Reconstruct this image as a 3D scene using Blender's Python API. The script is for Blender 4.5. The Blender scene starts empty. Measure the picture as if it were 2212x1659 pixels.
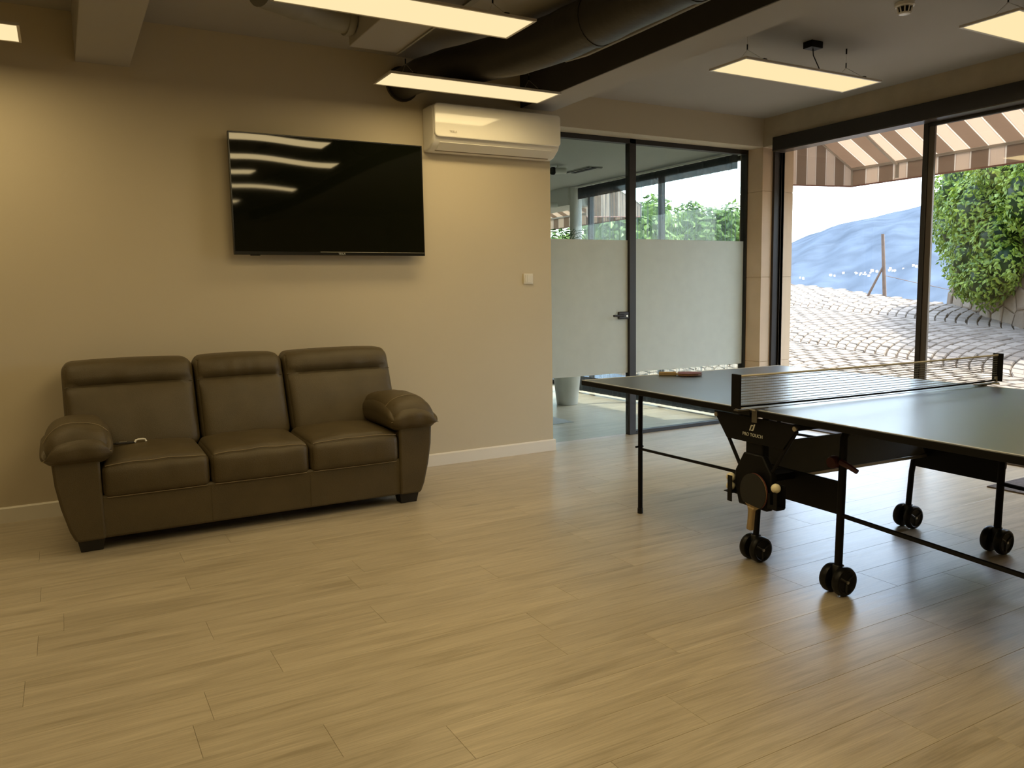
import bpy, bmesh, math, random
from mathutils import Vector, Matrix
random.seed(7)
R = math.radians
sc = bpy.context.scene
col = sc.collection

# ------------------------------------------------------------------ camera
CAMZ = 1.27038
FPX = 1716.8
RIGHT = Vector((0.870223786558299, -0.49234665657404175, -0.017473725089365195))
UP = Vector((0.07156846408913191, 0.09124616636952816, 0.993253286967019))
FWD = Vector((0.48743052454278935, 0.8656032040624775, -0.11464107841744278))
cd = bpy.data.cameras.new('camera')
cam = bpy.data.objects.new('camera', cd)
col.objects.link(cam)
cd.sensor_width = 36.0
cd.lens = 36.0 * FPX / 2212.0
cd.clip_start = 0.05
cd.clip_end = 5000
mw = Matrix((RIGHT, UP, -FWD)).transposed().to_4x4()
mw.translation = Vector((0, 0, CAMZ))
cam.matrix_world = mw
sc.camera = cam

# ------------------------------------------------------------------ sky, sun, exposure
w = bpy.data.worlds.new('sky')
sc.world = w
w.use_nodes = True
nt = w.node_tree
nt.nodes.clear()
wo = nt.nodes.new('ShaderNodeOutputWorld')
bg = nt.nodes.new('ShaderNodeBackground')
sky = nt.nodes.new('ShaderNodeTexSky')
sky.sky_type = 'NISHITA'
sky.sun_disc = False
sky.sun_elevation = R(67)
sky.sun_rotation = R(110)
sky.altitude = 200
sky.air_density = 1.0
sky.dust_density = 2.0
sky.ozone_density = 1.0
SKY_STRENGTH = 1.6
bg.inputs['Strength'].default_value = SKY_STRENGTH
haze = nt.nodes.new('ShaderNodeHueSaturation')      # hazy summer sky
haze.inputs['Saturation'].default_value = 0.75
nt.links.new(sky.outputs['Color'], haze.inputs['Color'])
nt.links.new(haze.outputs['Color'], bg.inputs['Color'])
nt.links.new(bg.outputs['Background'], wo.inputs['Surface'])

sd = bpy.data.lights.new('sun', 'SUN')
sd.energy = 8.0
sd.angle = R(0.6)
sd.color = (1.0, 0.94, 0.85)
sun = bpy.data.objects.new('sun', sd)
col.objects.link(sun)
sun.location = (12, -2, 12)
sun.rotation_euler = Vector((1.0, -0.36, 2.6)).to_track_quat('Z', 'Y').to_euler()

LAMP_POWER = 9.0
LAMP_COLOR = (1.0, 0.765, 0.38)
sc.view_settings.view_transform = 'Standard'
sc.view_settings.look = 'None'
sc.view_settings.gamma = 1.0
sc.view_settings.use_curve_mapping = False
sc.view_settings.exposure = 0.0
sc.cycles.transparent_max_bounces = 32

# ------------------------------------------------------------------ materials
MATS = {}


def nodes(name):
    m = bpy.data.materials.new(name)
    m.use_nodes = True
    t = m.node_tree
    t.nodes.clear()
    out = t.nodes.new('ShaderNodeOutputMaterial')
    MATS[name] = m
    return m, t, out


def N(t, kind, **kw):
    n = t.nodes.new(kind)
    for k, v in kw.items():
        if k in n.inputs:
            n.inputs[k].default_value = v
        else:
            setattr(n, k, v)
    return n


def L(t, a, b):
    t.links.new(a, b)


def rgba(c):
    return (c[0], c[1], c[2], 1.0)


def mat(name, c, rough=0.5, metal=0.0, var=0.06, scale=6.0, bump=0.0, bscale=80.0, spec=0.5, stretch=(1, 1, 1)):
    """principled with gentle procedural variation of the colour and optional fine bump"""
    m, t, out = nodes(name)
    p = N(t, 'ShaderNodeBsdfPrincipled', Roughness=rough, Metallic=metal)
    p.inputs['Specular IOR Level'].default_value = spec
    tc = N(t, 'ShaderNodeTexCoord')
    mp = N(t, 'ShaderNodeMapping')
    mp.inputs['Scale'].default_value = stretch
    L(t, tc.outputs['Object'], mp.inputs['Vector'])
    nz = N(t, 'ShaderNodeTexNoise', Scale=scale, Detail=4.0)
    L(t, mp.outputs['Vector'], nz.inputs['Vector'])
    cr = N(t, 'ShaderNodeValToRGB')
    cr.color_ramp.elements[0].position = 0.3
    cr.color_ramp.elements[1].position = 0.7
    cr.color_ramp.elements[0].color = rgba([x * (1 - var) for x in c])
    cr.color_ramp.elements[1].color = rgba([min(1, x * (1 + var)) for x in c])
    L(t, nz.outputs['Fac'], cr.inputs['Fac'])
    L(t, cr.outputs['Color'], p.inputs['Base Color'])
    if bump:
        n2 = N(t, 'ShaderNodeTexNoise', Scale=bscale, Detail=3.0)
        L(t, mp.outputs['Vector'], n2.inputs['Vector'])
        b = N(t, 'ShaderNodeBump', Strength=bump, Distance=0.01)
        L(t, n2.outputs['Fac'], b.inputs['Height'])
        L(t, b.outputs['Normal'], p.inputs['Normal'])
    L(t, p.outputs['BSDF'], out.inputs['Surface'])
    return m


def wood_floor(name):
    m, t, out = nodes(name)
    p = N(t, 'ShaderNodeBsdfPrincipled', Roughness=0.3)
    p.inputs['Specular IOR Level'].default_value = 0.52
    tc = N(t, 'ShaderNodeTexCoord')
    oi = N(t, 'ShaderNodeObjectInfo')
    mul = N(t, 'ShaderNodeVectorMath', operation='SCALE')
    mul.inputs['Scale'].default_value = 37.0
    cmb = N(t, 'ShaderNodeCombineXYZ')
    L(t, oi.outputs['Random'], cmb.inputs[0])
    L(t, oi.outputs['Random'], cmb.inputs[1])
    L(t, cmb.outputs[0], mul.inputs[0])
    add = N(t, 'ShaderNodeVectorMath', operation='ADD')
    L(t, tc.outputs['Object'], add.inputs[0])
    L(t, mul.outputs[0], add.inputs[1])
    # broad grain
    mp = N(t, 'ShaderNodeMapping')
    mp.inputs['Scale'].default_value = (1.1, 13.0, 1.0)
    L(t, add.outputs[0], mp.inputs['Vector'])
    n1 = N(t, 'ShaderNodeTexNoise', Scale=1.6, Detail=6.0, Roughness=0.62, Distortion=0.9)
    L(t, mp.outputs['Vector'], n1.inputs['Vector'])
    # fine streaks
    mp2 = N(t, 'ShaderNodeMapping')
    mp2.inputs['Scale'].default_value = (2.2, 90.0, 1.0)
    L(t, add.outputs[0], mp2.inputs['Vector'])
    n2 = N(t, 'ShaderNodeTexNoise', Scale=2.0, Detail=4.0, Roughness=0.7)
    L(t, mp2.outputs['Vector'], n2.inputs['Vector'])
    # knots
    mp3 = N(t, 'ShaderNodeMapping')
    mp3.inputs['Scale'].default_value = (1.6, 5.0, 1.0)
    L(t, add.outputs[0], mp3.inputs['Vector'])
    v3 = N(t, 'ShaderNodeTexVoronoi', Scale=0.8)
    L(t, mp3.outputs['Vector'], v3.inputs['Vector'])
    k = N(t, 'ShaderNodeMapRange')
    k.inputs['From Min'].default_value = 0.02
    k.inputs['From Max'].default_value = 0.11
    L(t, v3.outputs['Distance'], k.inputs['Value'])
    cr = N(t, 'ShaderNodeValToRGB')
    e = cr.color_ramp.elements
    e[0].position, e[1].position = 0.30, 0.72
    e[0].color = (0.380, 0.322, 0.232, 1)
    e[1].color = (0.580, 0.506, 0.388, 1)
    mid = cr.color_ramp.elements.new(0.5)
    mid.color = (0.498, 0.430, 0.322, 1)
    L(t, n1.outputs['Fac'], cr.inputs['Fac'])
    fs = N(t, 'ShaderNodeMapRange')
    fs.inputs['From Min'].default_value = 0.25
    fs.inputs['From Max'].default_value = 0.75
    fs.inputs['To Min'].default_value = 0.76
    fs.inputs['To Max'].default_value = 1.14
    L(t, n2.outputs['Fac'], fs.inputs['Value'])
    rr = N(t, 'ShaderNodeMapRange')
    rr.inputs['To Min'].default_value = 0.955
    rr.inputs['To Max'].default_value = 1.045
    L(t, oi.outputs['Random'], rr.inputs['Value'])
    m1 = N(t, 'ShaderNodeMath', operation='MULTIPLY')
    L(t, fs.outputs[0], m1.inputs[0])
    L(t, rr.outputs[0], m1.inputs[1])
    kk = N(t, 'ShaderNodeMapRange')
    kk.inputs['To Min'].default_value = 0.72
    kk.inputs['To Max'].default_value = 1.0
    L(t, k.outputs[0], kk.inputs['Value'])
    m2 = N(t, 'ShaderNodeMath', operation='MULTIPLY')
    L(t, m1.outputs[0], m2.inputs[0])
    L(t, kk.outputs[0], m2.inputs[1])
    sc_ = N(t, 'ShaderNodeVectorMath', operation='SCALE')
    L(t, cr.outputs['Color'], sc_.inputs[0])
    L(t, m2.outputs[0], sc_.inputs['Scale'])
    L(t, sc_.outputs[0], p.inputs['Base Color'])
    b = N(t, 'ShaderNodeBump', Strength=0.06, Distance=0.004)
    L(t, n2.outputs['Fac'], b.inputs['Height'])
    L(t, b.outputs['Normal'], p.inputs['Normal'])
    rg = N(t, 'ShaderNodeMapRange')
    rg.inputs['To Min'].default_value = 0.26
    rg.inputs['To Max'].default_value = 0.38
    L(t, n1.outputs['Fac'], rg.inputs['Value'])
    L(t, rg.outputs[0], p.inputs['Roughness'])
    L(t, p.outputs['BSDF'], out.inputs['Surface'])
    return m


def glass_mat(name, tint=(0.96, 0.98, 0.97), refl=1.0, ior=1.45):
    m, t, out = nodes(name)
    tr = N(t, 'ShaderNodeBsdfTransparent', Color=rgba(tint))
    gl = N(t, 'ShaderNodeBsdfGlossy', Roughness=0.02)
    fr = N(t, 'ShaderNodeFresnel')
    ge = N(t, 'ShaderNodeNewGeometry')
    ri = N(t, 'ShaderNodeMapRange')      # same reflectance on both faces of the sheet
    ri.inputs['To Min'].default_value = ior
    ri.inputs['To Max'].default_value = 1.0 / ior
    L(t, ge.outputs['Backfacing'], ri.inputs['Value'])
    L(t, ri.outputs[0], fr.inputs['IOR'])
    mu = N(t, 'ShaderNodeMath', operation='MULTIPLY')
    mu.inputs[1].default_value = refl
    L(t, fr.outputs[0], mu.inputs[0])
    mx = N(t, 'ShaderNodeMixShader')
    L(t, mu.outputs[0], mx.inputs[0])
    L(t, tr.outputs[0], mx.inputs[1])
    L(t, gl.outputs[0], mx.inputs[2])
    L(t, mx.outputs[0], out.inputs['Surface'])
    return m


def translucent_mat(name, c, trans=0.6, alpha=0.0, tcol=None, noise=0.05):
    m, t, out = nodes(name)
    tc = N(t, 'ShaderNodeTexCoord')
    nz = N(t, 'ShaderNodeTexNoise', Scale=9.0, Detail=2.0)
    L(t, tc.outputs['Object'], nz.inputs['Vector'])
    cr = N(t, 'ShaderNodeValToRGB')
    cr.color_ramp.elements[0].color = rgba([x * (1 - noise) for x in c])
    cr.color_ramp.elements[1].color = rgba([min(1, x * (1 + noise)) for x in c])
    L(t, nz.outputs['Fac'], cr.inputs['Fac'])
    d = N(t, 'ShaderNodeBsdfDiffuse')
    tl = N(t, 'ShaderNodeBsdfTranslucent', Color=rgba(tcol or c))
    L(t, cr.outputs['Color'], d.inputs['Color'])
    if tcol is None:
        L(t, cr.outputs['Color'], tl.inputs['Color'])
    mx = N(t, 'ShaderNodeMixShader')
    mx.inputs[0].default_value = trans
    L(t, d.outputs[0], mx.inputs[1])
    L(t, tl.outputs[0], mx.inputs[2])
    last = mx
    if alpha > 0:
        tr = N(t, 'ShaderNodeBsdfTransparent')
        m2 = N(t, 'ShaderNodeMixShader')
        m2.inputs[0].default_value = alpha
        L(t, mx.outputs[0], m2.inputs[1])
        L(t, tr.outputs[0], m2.inputs[2])
        last = m2
    L(t, last.outputs[0], out.inputs['Surface'])
    return m


def sheer_mat(name):
    """open weave cloth: threads gathered into denser and looser vertical bands"""
    m, t, out = nodes(name)
    tc = N(t, 'ShaderNodeTexCoord')
    mp = N(t, 'ShaderNodeMapping')
    mp.inputs['Scale'].default_value = (0.0, 1.0, 0.012)
    L(t, tc.outputs['Object'], mp.inputs['Vector'])
    nz = N(t, 'ShaderNodeTexNoise', Scale=48.0, Detail=4.0, Roughness=0.7)
    L(t, mp.outputs['Vector'], nz.inputs['Vector'])
    mr = N(t, 'ShaderNodeMapRange')
    mr.inputs['From Min'].default_value = 0.44
    mr.inputs['From Max'].default_value = 0.68
    mr.inputs['To Min'].default_value = 0.93
    mr.inputs['To Max'].default_value = 0.12
    L(t, nz.outputs['Fac'], mr.inputs['Value'])
    d = N(t, 'ShaderNodeBsdfDiffuse', Color=(0.22, 0.24, 0.245, 1))
    tl = N(t, 'ShaderNodeBsdfTranslucent', Color=(0.26, 0.29, 0.30, 1))
    mx = N(t, 'ShaderNodeMixShader')
    mx.inputs[0].default_value = 0.55
    L(t, d.outputs[0], mx.inputs[1])
    L(t, tl.outputs[0], mx.inputs[2])
    tr = N(t, 'ShaderNodeBsdfTransparent')
    m2 = N(t, 'ShaderNodeMixShader')
    L(t, mr.outputs[0], m2.inputs[0])
    L(t, mx.outputs[0], m2.inputs[1])
    L(t, tr.outputs[0], m2.inputs[2])
    L(t, m2.outputs[0], out.inputs['Surface'])
    return m


def stripe_mat(name, axis, period=0.30, phase=0.0):
    """woven awning cloth: cream and taupe bands with a pale thread line beside each band"""
    m, t, out = nodes(name)
    tc = N(t, 'ShaderNodeTexCoord')
    sx = N(t, 'ShaderNodeSeparateXYZ')
    L(t, tc.outputs['Object'], sx.inputs[0])
    a = N(t, 'ShaderNodeMath', operation='MULTIPLY_ADD')
    a.inputs[1].default_value = 1.0 / period
    a.inputs[2].default_value = phase + 50.0
    L(t, sx.outputs[axis], a.inputs[0])
    f = N(t, 'ShaderNodeMath', operation='FRACT')
    L(t, a.outputs[0], f.inputs[0])
    cr = N(t, 'ShaderNodeValToRGB')
    cr.color_ramp.interpolation = 'CONSTANT'
    e = cr.color_ramp.elements
    CR, TA, WH, LN = (0.68, 0.57, 0.47, 1), (0.37, 0.285, 0.22, 1), (0.76, 0.69, 0.61, 1), (0.52, 0.41, 0.33, 1)
    e[0].position, e[0].color = 0.0, WH
    e[1].position, e[1].color = 0.045, LN
    for pos, c in ((0.06, CR), (0.44, LN), (0.455, WH), (0.50, TA)):
        q = e.new(pos)
        q.color = c
    L(t, f.outputs[0], cr.inputs['Fac'])
    d = N(t, 'ShaderNodeBsdfDiffuse')
    tl = N(t, 'ShaderNodeBsdfTranslucent')
    L(t, cr.outputs['Color'], d.inputs['Color'])
    L(t, cr.outputs['Color'], tl.inputs['Color'])
    mx = N(t, 'ShaderNodeMixShader')
    mx.inputs[0].default_value = 0.5
    L(t, d.outputs[0], mx.inputs[1])
    L(t, tl.outputs[0], mx.inputs[2])
    L(t, mx.outputs[0], out.inputs['Surface'])
    return m


def leaf_mat(name, c0, c1):
    m, t, out = nodes(name)
    g = N(t, 'ShaderNodeNewGeometry')
    cr = N(t, 'ShaderNodeValToRGB')
    cr.color_ramp.elements[0].color = rgba(c0)
    cr.color_ramp.elements[1].color = rgba(c1)
    L(t, g.outputs['Random Per Island'], cr.inputs['Fac'])
    d = N(t, 'ShaderNodeBsdfPrincipled', Roughness=0.45)
    tl = N(t, 'ShaderNodeBsdfTranslucent')
    L(t, cr.outputs['Color'], d.inputs['Base Color'])
    L(t, cr.outputs['Color'], tl.inputs['Color'])
    mx = N(t, 'ShaderNodeMixShader')
    mx.inputs[0].default_value = 0.35
    L(t, d.outputs[0], mx.inputs[1])
    L(t, tl.outputs[0], mx.inputs[2])
    L(t, mx.outputs[0], out.inputs['Surface'])
    return m


def emit_mat(name, c, s):
    m, t, out = nodes(name)
    e = N(t, 'ShaderNodeEmission', Color=rgba(c), Strength=s)
    L(t, e.outputs[0], out.inputs['Surface'])
    return m


def random_stone_mat(name, c0, c1, rough=0.8):
    m, t, out = nodes(name)
    p = N(t, 'ShaderNodeBsdfPrincipled', Roughness=rough)
    g = N(t, 'ShaderNodeNewGeometry')
    oi = N(t, 'ShaderNodeObjectInfo')
    ad = N(t, 'ShaderNodeMath', operation='ADD')
    L(t, g.outputs['Random Per Island'], ad.inputs[0])
    L(t, oi.outputs['Random'], ad.inputs[1])
    fr = N(t, 'ShaderNodeMath', operation='FRACT')
    L(t, ad.outputs[0], fr.inputs[0])
    cr = N(t, 'ShaderNodeValToRGB')
    cr.color_ramp.elements[0].color = rgba(c0)
    cr.color_ramp.elements[1].color = rgba(c1)
    L(t, fr.outputs[0], cr.inputs['Fac'])
    tc = N(t, 'ShaderNodeTexCoord')
    nz = N(t, 'ShaderNodeTexNoise', Scale=30.0, Detail=4.0)
    L(t, tc.outputs['Object'], nz.inputs['Vector'])
    mr = N(t, 'ShaderNodeMapRange')
    mr.inputs['To Min'].default_value = 0.8
    mr.inputs['To Max'].default_value = 1.15
    L(t, nz.outputs['Fac'], mr.inputs['Value'])
    s = N(t, 'ShaderNodeVectorMath', operation='SCALE')
    L(t, cr.outputs['Color'], s.inputs[0])
    L(t, mr.outputs[0], s.inputs['Scale'])
    L(t, s.outputs[0], p.inputs['Base Color'])
    L(t, p.outputs['BSDF'], out.inputs['Surface'])
    return m


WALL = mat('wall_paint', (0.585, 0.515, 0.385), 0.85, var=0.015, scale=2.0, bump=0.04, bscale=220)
WHITE = mat('white_paint', (0.80, 0.76, 0.68), 0.45, var=0.01)
GREY = mat('grey_ceiling_paint', (0.40, 0.38, 0.35), 0.9, var=0.02, scale=2.0)
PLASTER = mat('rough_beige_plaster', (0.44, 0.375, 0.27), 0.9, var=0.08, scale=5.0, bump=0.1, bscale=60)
MATTBLACK = mat('matt_black', (0.035, 0.030, 0.027), 0.7, var=0.05)
FLOOR = wood_floor('oak_laminate')
GAP = mat('floor_joint', (0.16, 0.125, 0.085), 0.8)
STONE = mat('beige_marble', (0.62, 0.47, 0.32), 0.55, var=0.07, scale=3.0, bump=0.05, bscale=25)
FRAME = mat('black_bronze_aluminium', (0.018, 0.015, 0.014), 0.5, var=0.05)
BRONZE = mat('bronze_aluminium', (0.10, 0.082, 0.068), 0.35, metal=0.5, var=0.05)
GLASS = glass_mat('clear_glass')
TINT = glass_mat('office_glass', (0.86, 0.90, 0.87), 0.4)
FROST = translucent_mat('frosted_film', (0.88, 0.88, 0.83), 0.68, alpha=0.05)
LEATHER = mat('brown_leather', (0.083, 0.062, 0.030), 0.46, var=0.10, scale=7, bump=0.22, bscale=260, spec=0.4)
STITCH = mat('stitching', (0.26, 0.205, 0.125), 0.8)
BLACKWOOD = mat('black_wood', (0.012, 0.010, 0.009), 0.5)
BLACK = mat('black_steel', (0.005, 0.005, 0.006), 0.5, var=0.05, spec=0.18)
RUBBER = mat('black_rubber', (0.006, 0.006, 0.007), 0.38, spec=0.3)
HUBM = mat('wheel_plastic', (0.02, 0.022, 0.024), 0.3)
STEEL = mat('zinc_steel', (0.55, 0.52, 0.45), 0.35, metal=0.85)
CLAMPM = mat('dull_steel', (0.16, 0.15, 0.13), 0.45, metal=0.4)
TABLETOP = mat('slate_table_paint', (0.070, 0.088, 0.112), 0.30, var=0.04, bump=0.02, bscale=400, spec=1.0)
TABLEUND = mat('table_underside', (0.17, 0.165, 0.14), 0.6)
LINEW = mat('white_line', (0.55, 0.56, 0.54), 0.4)
NETM = translucent_mat('net_thread', (0.46, 0.46, 0.45), 0.3)
NETTAPE = mat('net_tape', (0.70, 0.66, 0.56), 0.8)
TVB = mat('tv_black', (0.008, 0.008, 0.008), 0.25)
SCREEN = mat('tv_screen', (0.005, 0.006, 0.003), 0.035, var=0.0, spec=0.55)
ACW = mat('white_plastic', (0.76, 0.73, 0.66), 0.16, var=0.01)
ACGL = mat('gloss_white_plastic', (0.76, 0.73, 0.66), 0.06, var=0.01)
ACG = mat('grey_plastic', (0.24, 0.20, 0.15), 0.5)
PRINT = mat('grey_print', (0.42, 0.38, 0.30), 0.5)
PRINTW = mat('white_print', (0.62, 0.63, 0.58), 0.5)
PANEL = emit_mat('lit_diffuser', (1.0, 0.80, 0.44), 1.02)
ALU = mat('lamp_frame', (0.62, 0.58, 0.52), 0.4, metal=0.3)
DUCTM = mat('black_duct_wrap', (0.030, 0.026, 0.022), 0.42, bump=0.25, bscale=18)
DUCTG = mat('grey_duct', (0.27, 0.26, 0.23), 0.45)
REDR = mat('red_rubber', (0.13, 0.036, 0.030), 0.6)
BLKR = mat('black_bat_rubber', (0.010, 0.010, 0.010), 0.6)
BATW = mat('bat_wood', (0.31, 0.225, 0.115), 0.6, var=0.25, scale=8, stretch=(1, 12, 12))
BALL = mat('ball_plastic', (0.80, 0.75, 0.56), 0.4, var=0.02)
REDP = mat('dark_red_plastic', (0.055, 0.010, 0.013), 0.45)
AWY = stripe_mat('awning_cloth', 1)
AWX = stripe_mat('awning_side_cloth', 0, 0.27, 0.1)
AWBAR = mat('awning_bar', (0.52, 0.47, 0.41), 0.5)
AWHEM = mat('awning_hem', (0.30, 0.16, 0.13), 0.7)
COB = random_stone_mat('cobble_stone', (0.205, 0.165, 0.125), (0.305, 0.255, 0.20))
COBJ = mat('cobble_joint', (0.065, 0.043, 0.025), 0.95, var=0.2, scale=20)
RUBST = random_stone_mat('rubble_stone', (0.24, 0.175, 0.115), (0.36, 0.28, 0.20))
MORTAR = mat('mortar', (0.26, 0.20, 0.145), 0.95)
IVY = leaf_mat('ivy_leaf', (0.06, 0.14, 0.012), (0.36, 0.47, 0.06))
TREEL = leaf_mat('tree_leaf', (0.05, 0.12, 0.018), (0.26, 0.38, 0.08))
PALML = leaf_mat('palm_leaf', (0.02, 0.06, 0.012), (0.05, 0.12, 0.025))
BARK = mat('bark', (0.12, 0.08, 0.05), 0.9, var=0.3, scale=20)
POSTM = mat('weathered_post', (0.20, 0.13, 0.09), 0.85, var=0.2, scale=10)
HAZEHILL = mat('haze_tinted_forest_hill', (0.074, 0.095, 0.124), 1.0, var=0.2, scale=0.035, spec=0.0)  # aerial haze painted into the base colour as a blue tint
HOUSEW = mat('far_house_wall', (0.85, 0.82, 0.78), 0.9)
HOUSER = mat('far_house_roof', (0.62, 0.42, 0.34), 0.9)
POTW = mat('white_pot', (0.72, 0.72, 0.68), 0.4)
CURT = sheer_mat('sheer_curtain')
CURTD = translucent_mat('dark_curtain_hem', (0.045, 0.050, 0.052), 0.2, alpha=0.02)
OFFW = mat('office_white', (0.66, 0.66, 0.60), 0.8, var=0.01)
OFFC = mat('office_ceiling', (0.42, 0.43, 0.39), 0.9, var=0.01)
MATG = mat('grey_mat', (0.42, 0.42, 0.40), 0.9)
MATD = mat('door_mat', (0.10, 0.085, 0.08), 0.95, var=0.35, scale=60, bump=0.4, bscale=150)


# ------------------------------------------------------------------ mesh helpers
class MB:
    def __init__(self):
        self.v, self.f = [], []

    def add(self, vs, fs):
        o = len(self.v)
        self.v += [Vector(p) for p in vs]
        self.f += [tuple(i + o for i in q) for q in fs]
        return self

    def box(self, x0, x1, y0, y1, z0, z1):
        x0, x1 = min(x0, x1), max(x0, x1)
        y0, y1 = min(y0, y1), max(y0, y1)
        z0, z1 = min(z0, z1), max(z0, z1)
        return self.add([(x0, y0, z0), (x1, y0, z0), (x1, y1, z0), (x0, y1, z0), (x0, y0, z1), (x1, y0, z1), (x1, y1, z1), (x0, y1, z1)],
                        [(0, 3, 2, 1), (4, 5, 6, 7), (0, 1, 5, 4), (1, 2, 6, 5), (2, 3, 7, 6), (3, 0, 4, 7)])

    def hexa(self, lo, hi):
        """8 corner block: lo, hi are lists of four points, counter-clockwise seen from above"""
        return self.add(list(lo) + list(hi), [(0, 3, 2, 1), (4, 5, 6, 7), (0, 1, 5, 4), (1, 2, 6, 5), (2, 3, 7, 6), (3, 0, 4, 7)])

    def tube(self, pts, r, n=8, cap=True, closed=False):
        pts = [Vector(p) for p in pts]
        rs = r if isinstance(r, (list, tuple)) else [r] * len(pts)
        o = len(self.v)
        prev = None
        m = len(pts)
        for i, p in enumerate(pts):
            if closed:
                d = pts[(i + 1) % m] - pts[i - 1]
            else:
                d = pts[min(i + 1, m - 1)] - pts[max(i - 1, 0)]
            d.normalize()
            if prev is None:
                a = Vector((0, 0, 1)) if abs(d.z) < 0.9 else Vector((1, 0, 0))
                u = d.cross(a).normalized()
            else:
                u = (prev - d * prev.dot(d)).normalized()
            prev = u
            vv = d.cross(u)
            for k in range(n):
                t = 2 * math.pi * k / n
                self.v.append(p + (u * math.cos(t) + vv * math.sin(t)) * rs[i])
        rng = m if closed else m - 1
        for i in range(rng):
            j = (i + 1) % m
            for k in range(n):
                k2 = (k + 1) % n
                self.f.append((o + i * n + k, o + i * n + k2, o + j * n + k2, o + j * n + k))
        if cap and not closed:
            self.f.append(tuple(o + k for k in reversed(range(n))))
            self.f.append(tuple(o + (m - 1) * n + k for k in range(n)))
        return self

    def lathe(self, prof, c=(0, 0, 0), axis='z', n=24):
        o = len(self.v)
        c = Vector(c)
        for r, h in prof:
            for k in range(n):
                t = 2 * math.pi * k / n
                a, b = r * math.cos(t), r * math.sin(t)
                if axis == 'z':
                    q = Vector((a, b, h))
                elif axis == 'x':
                    q = Vector((h, a, b))
                else:
                    q = Vector((b, h, a))
                self.v.append(c + q)
        m = len(prof)
        for i in range(m - 1):
            for k in range(n):
                k2 = (k + 1) % n
                self.f.append((o + i * n + k, o + i * n + k2, o + (i + 1) * n + k2, o + (i + 1) * n + k))
        self.f.append(tuple(o + k for k in reversed(range(n))))
        self.f.append(tuple(o + (m - 1) * n + k for k in range(n)))
        return self

    def prism(self, poly, axis, a, b):
        """poly: list of 2d points; axis: 'x' (poly=yz), 'y' (poly=xz), 'z' (poly=xy)"""
        def P(p, h):
            return {'x': (h, p[0], p[1]), 'y': (p[0], h, p[1]), 'z': (p[0], p[1], h)}[axis]
        n = len(poly)
        vs = [P(p, a) for p in poly] + [P(p, b) for p in poly]
        fs = [tuple(range(n)), tuple(reversed(range(n, 2 * n)))]
        for i in range(n):
            j = (i + 1) % n
            fs.append((i, n + i, n + j, j))
        return self.add(vs, fs)

    def build(self, name, m, parent=None, smooth=True, bevel=0.0, seg=2, angle=35, fix=True):
        me = bpy.data.meshes.new(name)
        vs = self.v
        loc = Vector((0, 0, 0))
        if parent is None and vs:
            lo = [min(p[i] for p in vs) for i in range(3)]
            hi = [max(p[i] for p in vs) for i in range(3)]
            loc = Vector(((lo[0] + hi[0]) / 2, (lo[1] + hi[1]) / 2, lo[2]))
        elif parent is not None:
            off = OFFS.get(parent.name, Vector((0, 0, 0)))
            loc = Vector((0, 0, 0))
            vs = [p - off for p in vs]
        if parent is None:
            vs = [p - loc for p in vs]
        me.from_pydata([tuple(p) for p in vs], [], self.f)
        if fix:
            bm = bmesh.new()
            bm.from_mesh(me)
            bmesh.ops.recalc_face_normals(bm, faces=bm.faces[:])
            bm.to_mesh(me)
            bm.free()
        me.materials.append(m)
        ob = bpy.data.objects.new(name, me)
        col.objects.link(ob)
        ob.location = loc
        if parent is None:
            OFFS[ob.name] = loc
        else:
            ob.parent = parent
            OFFS[ob.name] = OFFS.get(parent.name, Vector((0, 0, 0)))
        if smooth:
            me.polygons.foreach_set('use_smooth', [True] * len(me.polygons))
            me.set_sharp_from_angle(angle=R(angle))
        if bevel:
            b = ob.modifiers.new('bevel', 'BEVEL')
            b.width = bevel
            b.segments = seg
            b.limit_method = 'ANGLE'
            b.angle_limit = R(30)
        return ob


OFFS = {}     # where an object's own origin sits in the coordinates its meshes are written in


def tag(o, label=None, cat=None, group=None, kind=None):
    if label:
        o['label'] = label
    if cat:
        o['category'] = cat
    if group:
        o['group'] = group
    if kind:
        o['kind'] = kind
    return o


def thing(name, loc=(0, 0, 0), rz=0.0, label=None, cat=None, group=None, kind=None, local=False):
    """Empty at the base of a thing; local=True: its parts are written in the thing's own coordinates"""
    e = bpy.data.objects.new(name, None)
    col.objects.link(e)
    e.empty_display_size = 0.1
    e.location = loc
    e.rotation_euler = (0, 0, rz)
    OFFS[e.name] = Vector((0, 0, 0)) if local else Vector(loc)
    return tag(e, label, cat, group, kind)


def structure(mb, name, m, **kw):
    o = mb.build(name, m, **kw)
    o['kind'] = 'structure'
    return o


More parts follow.
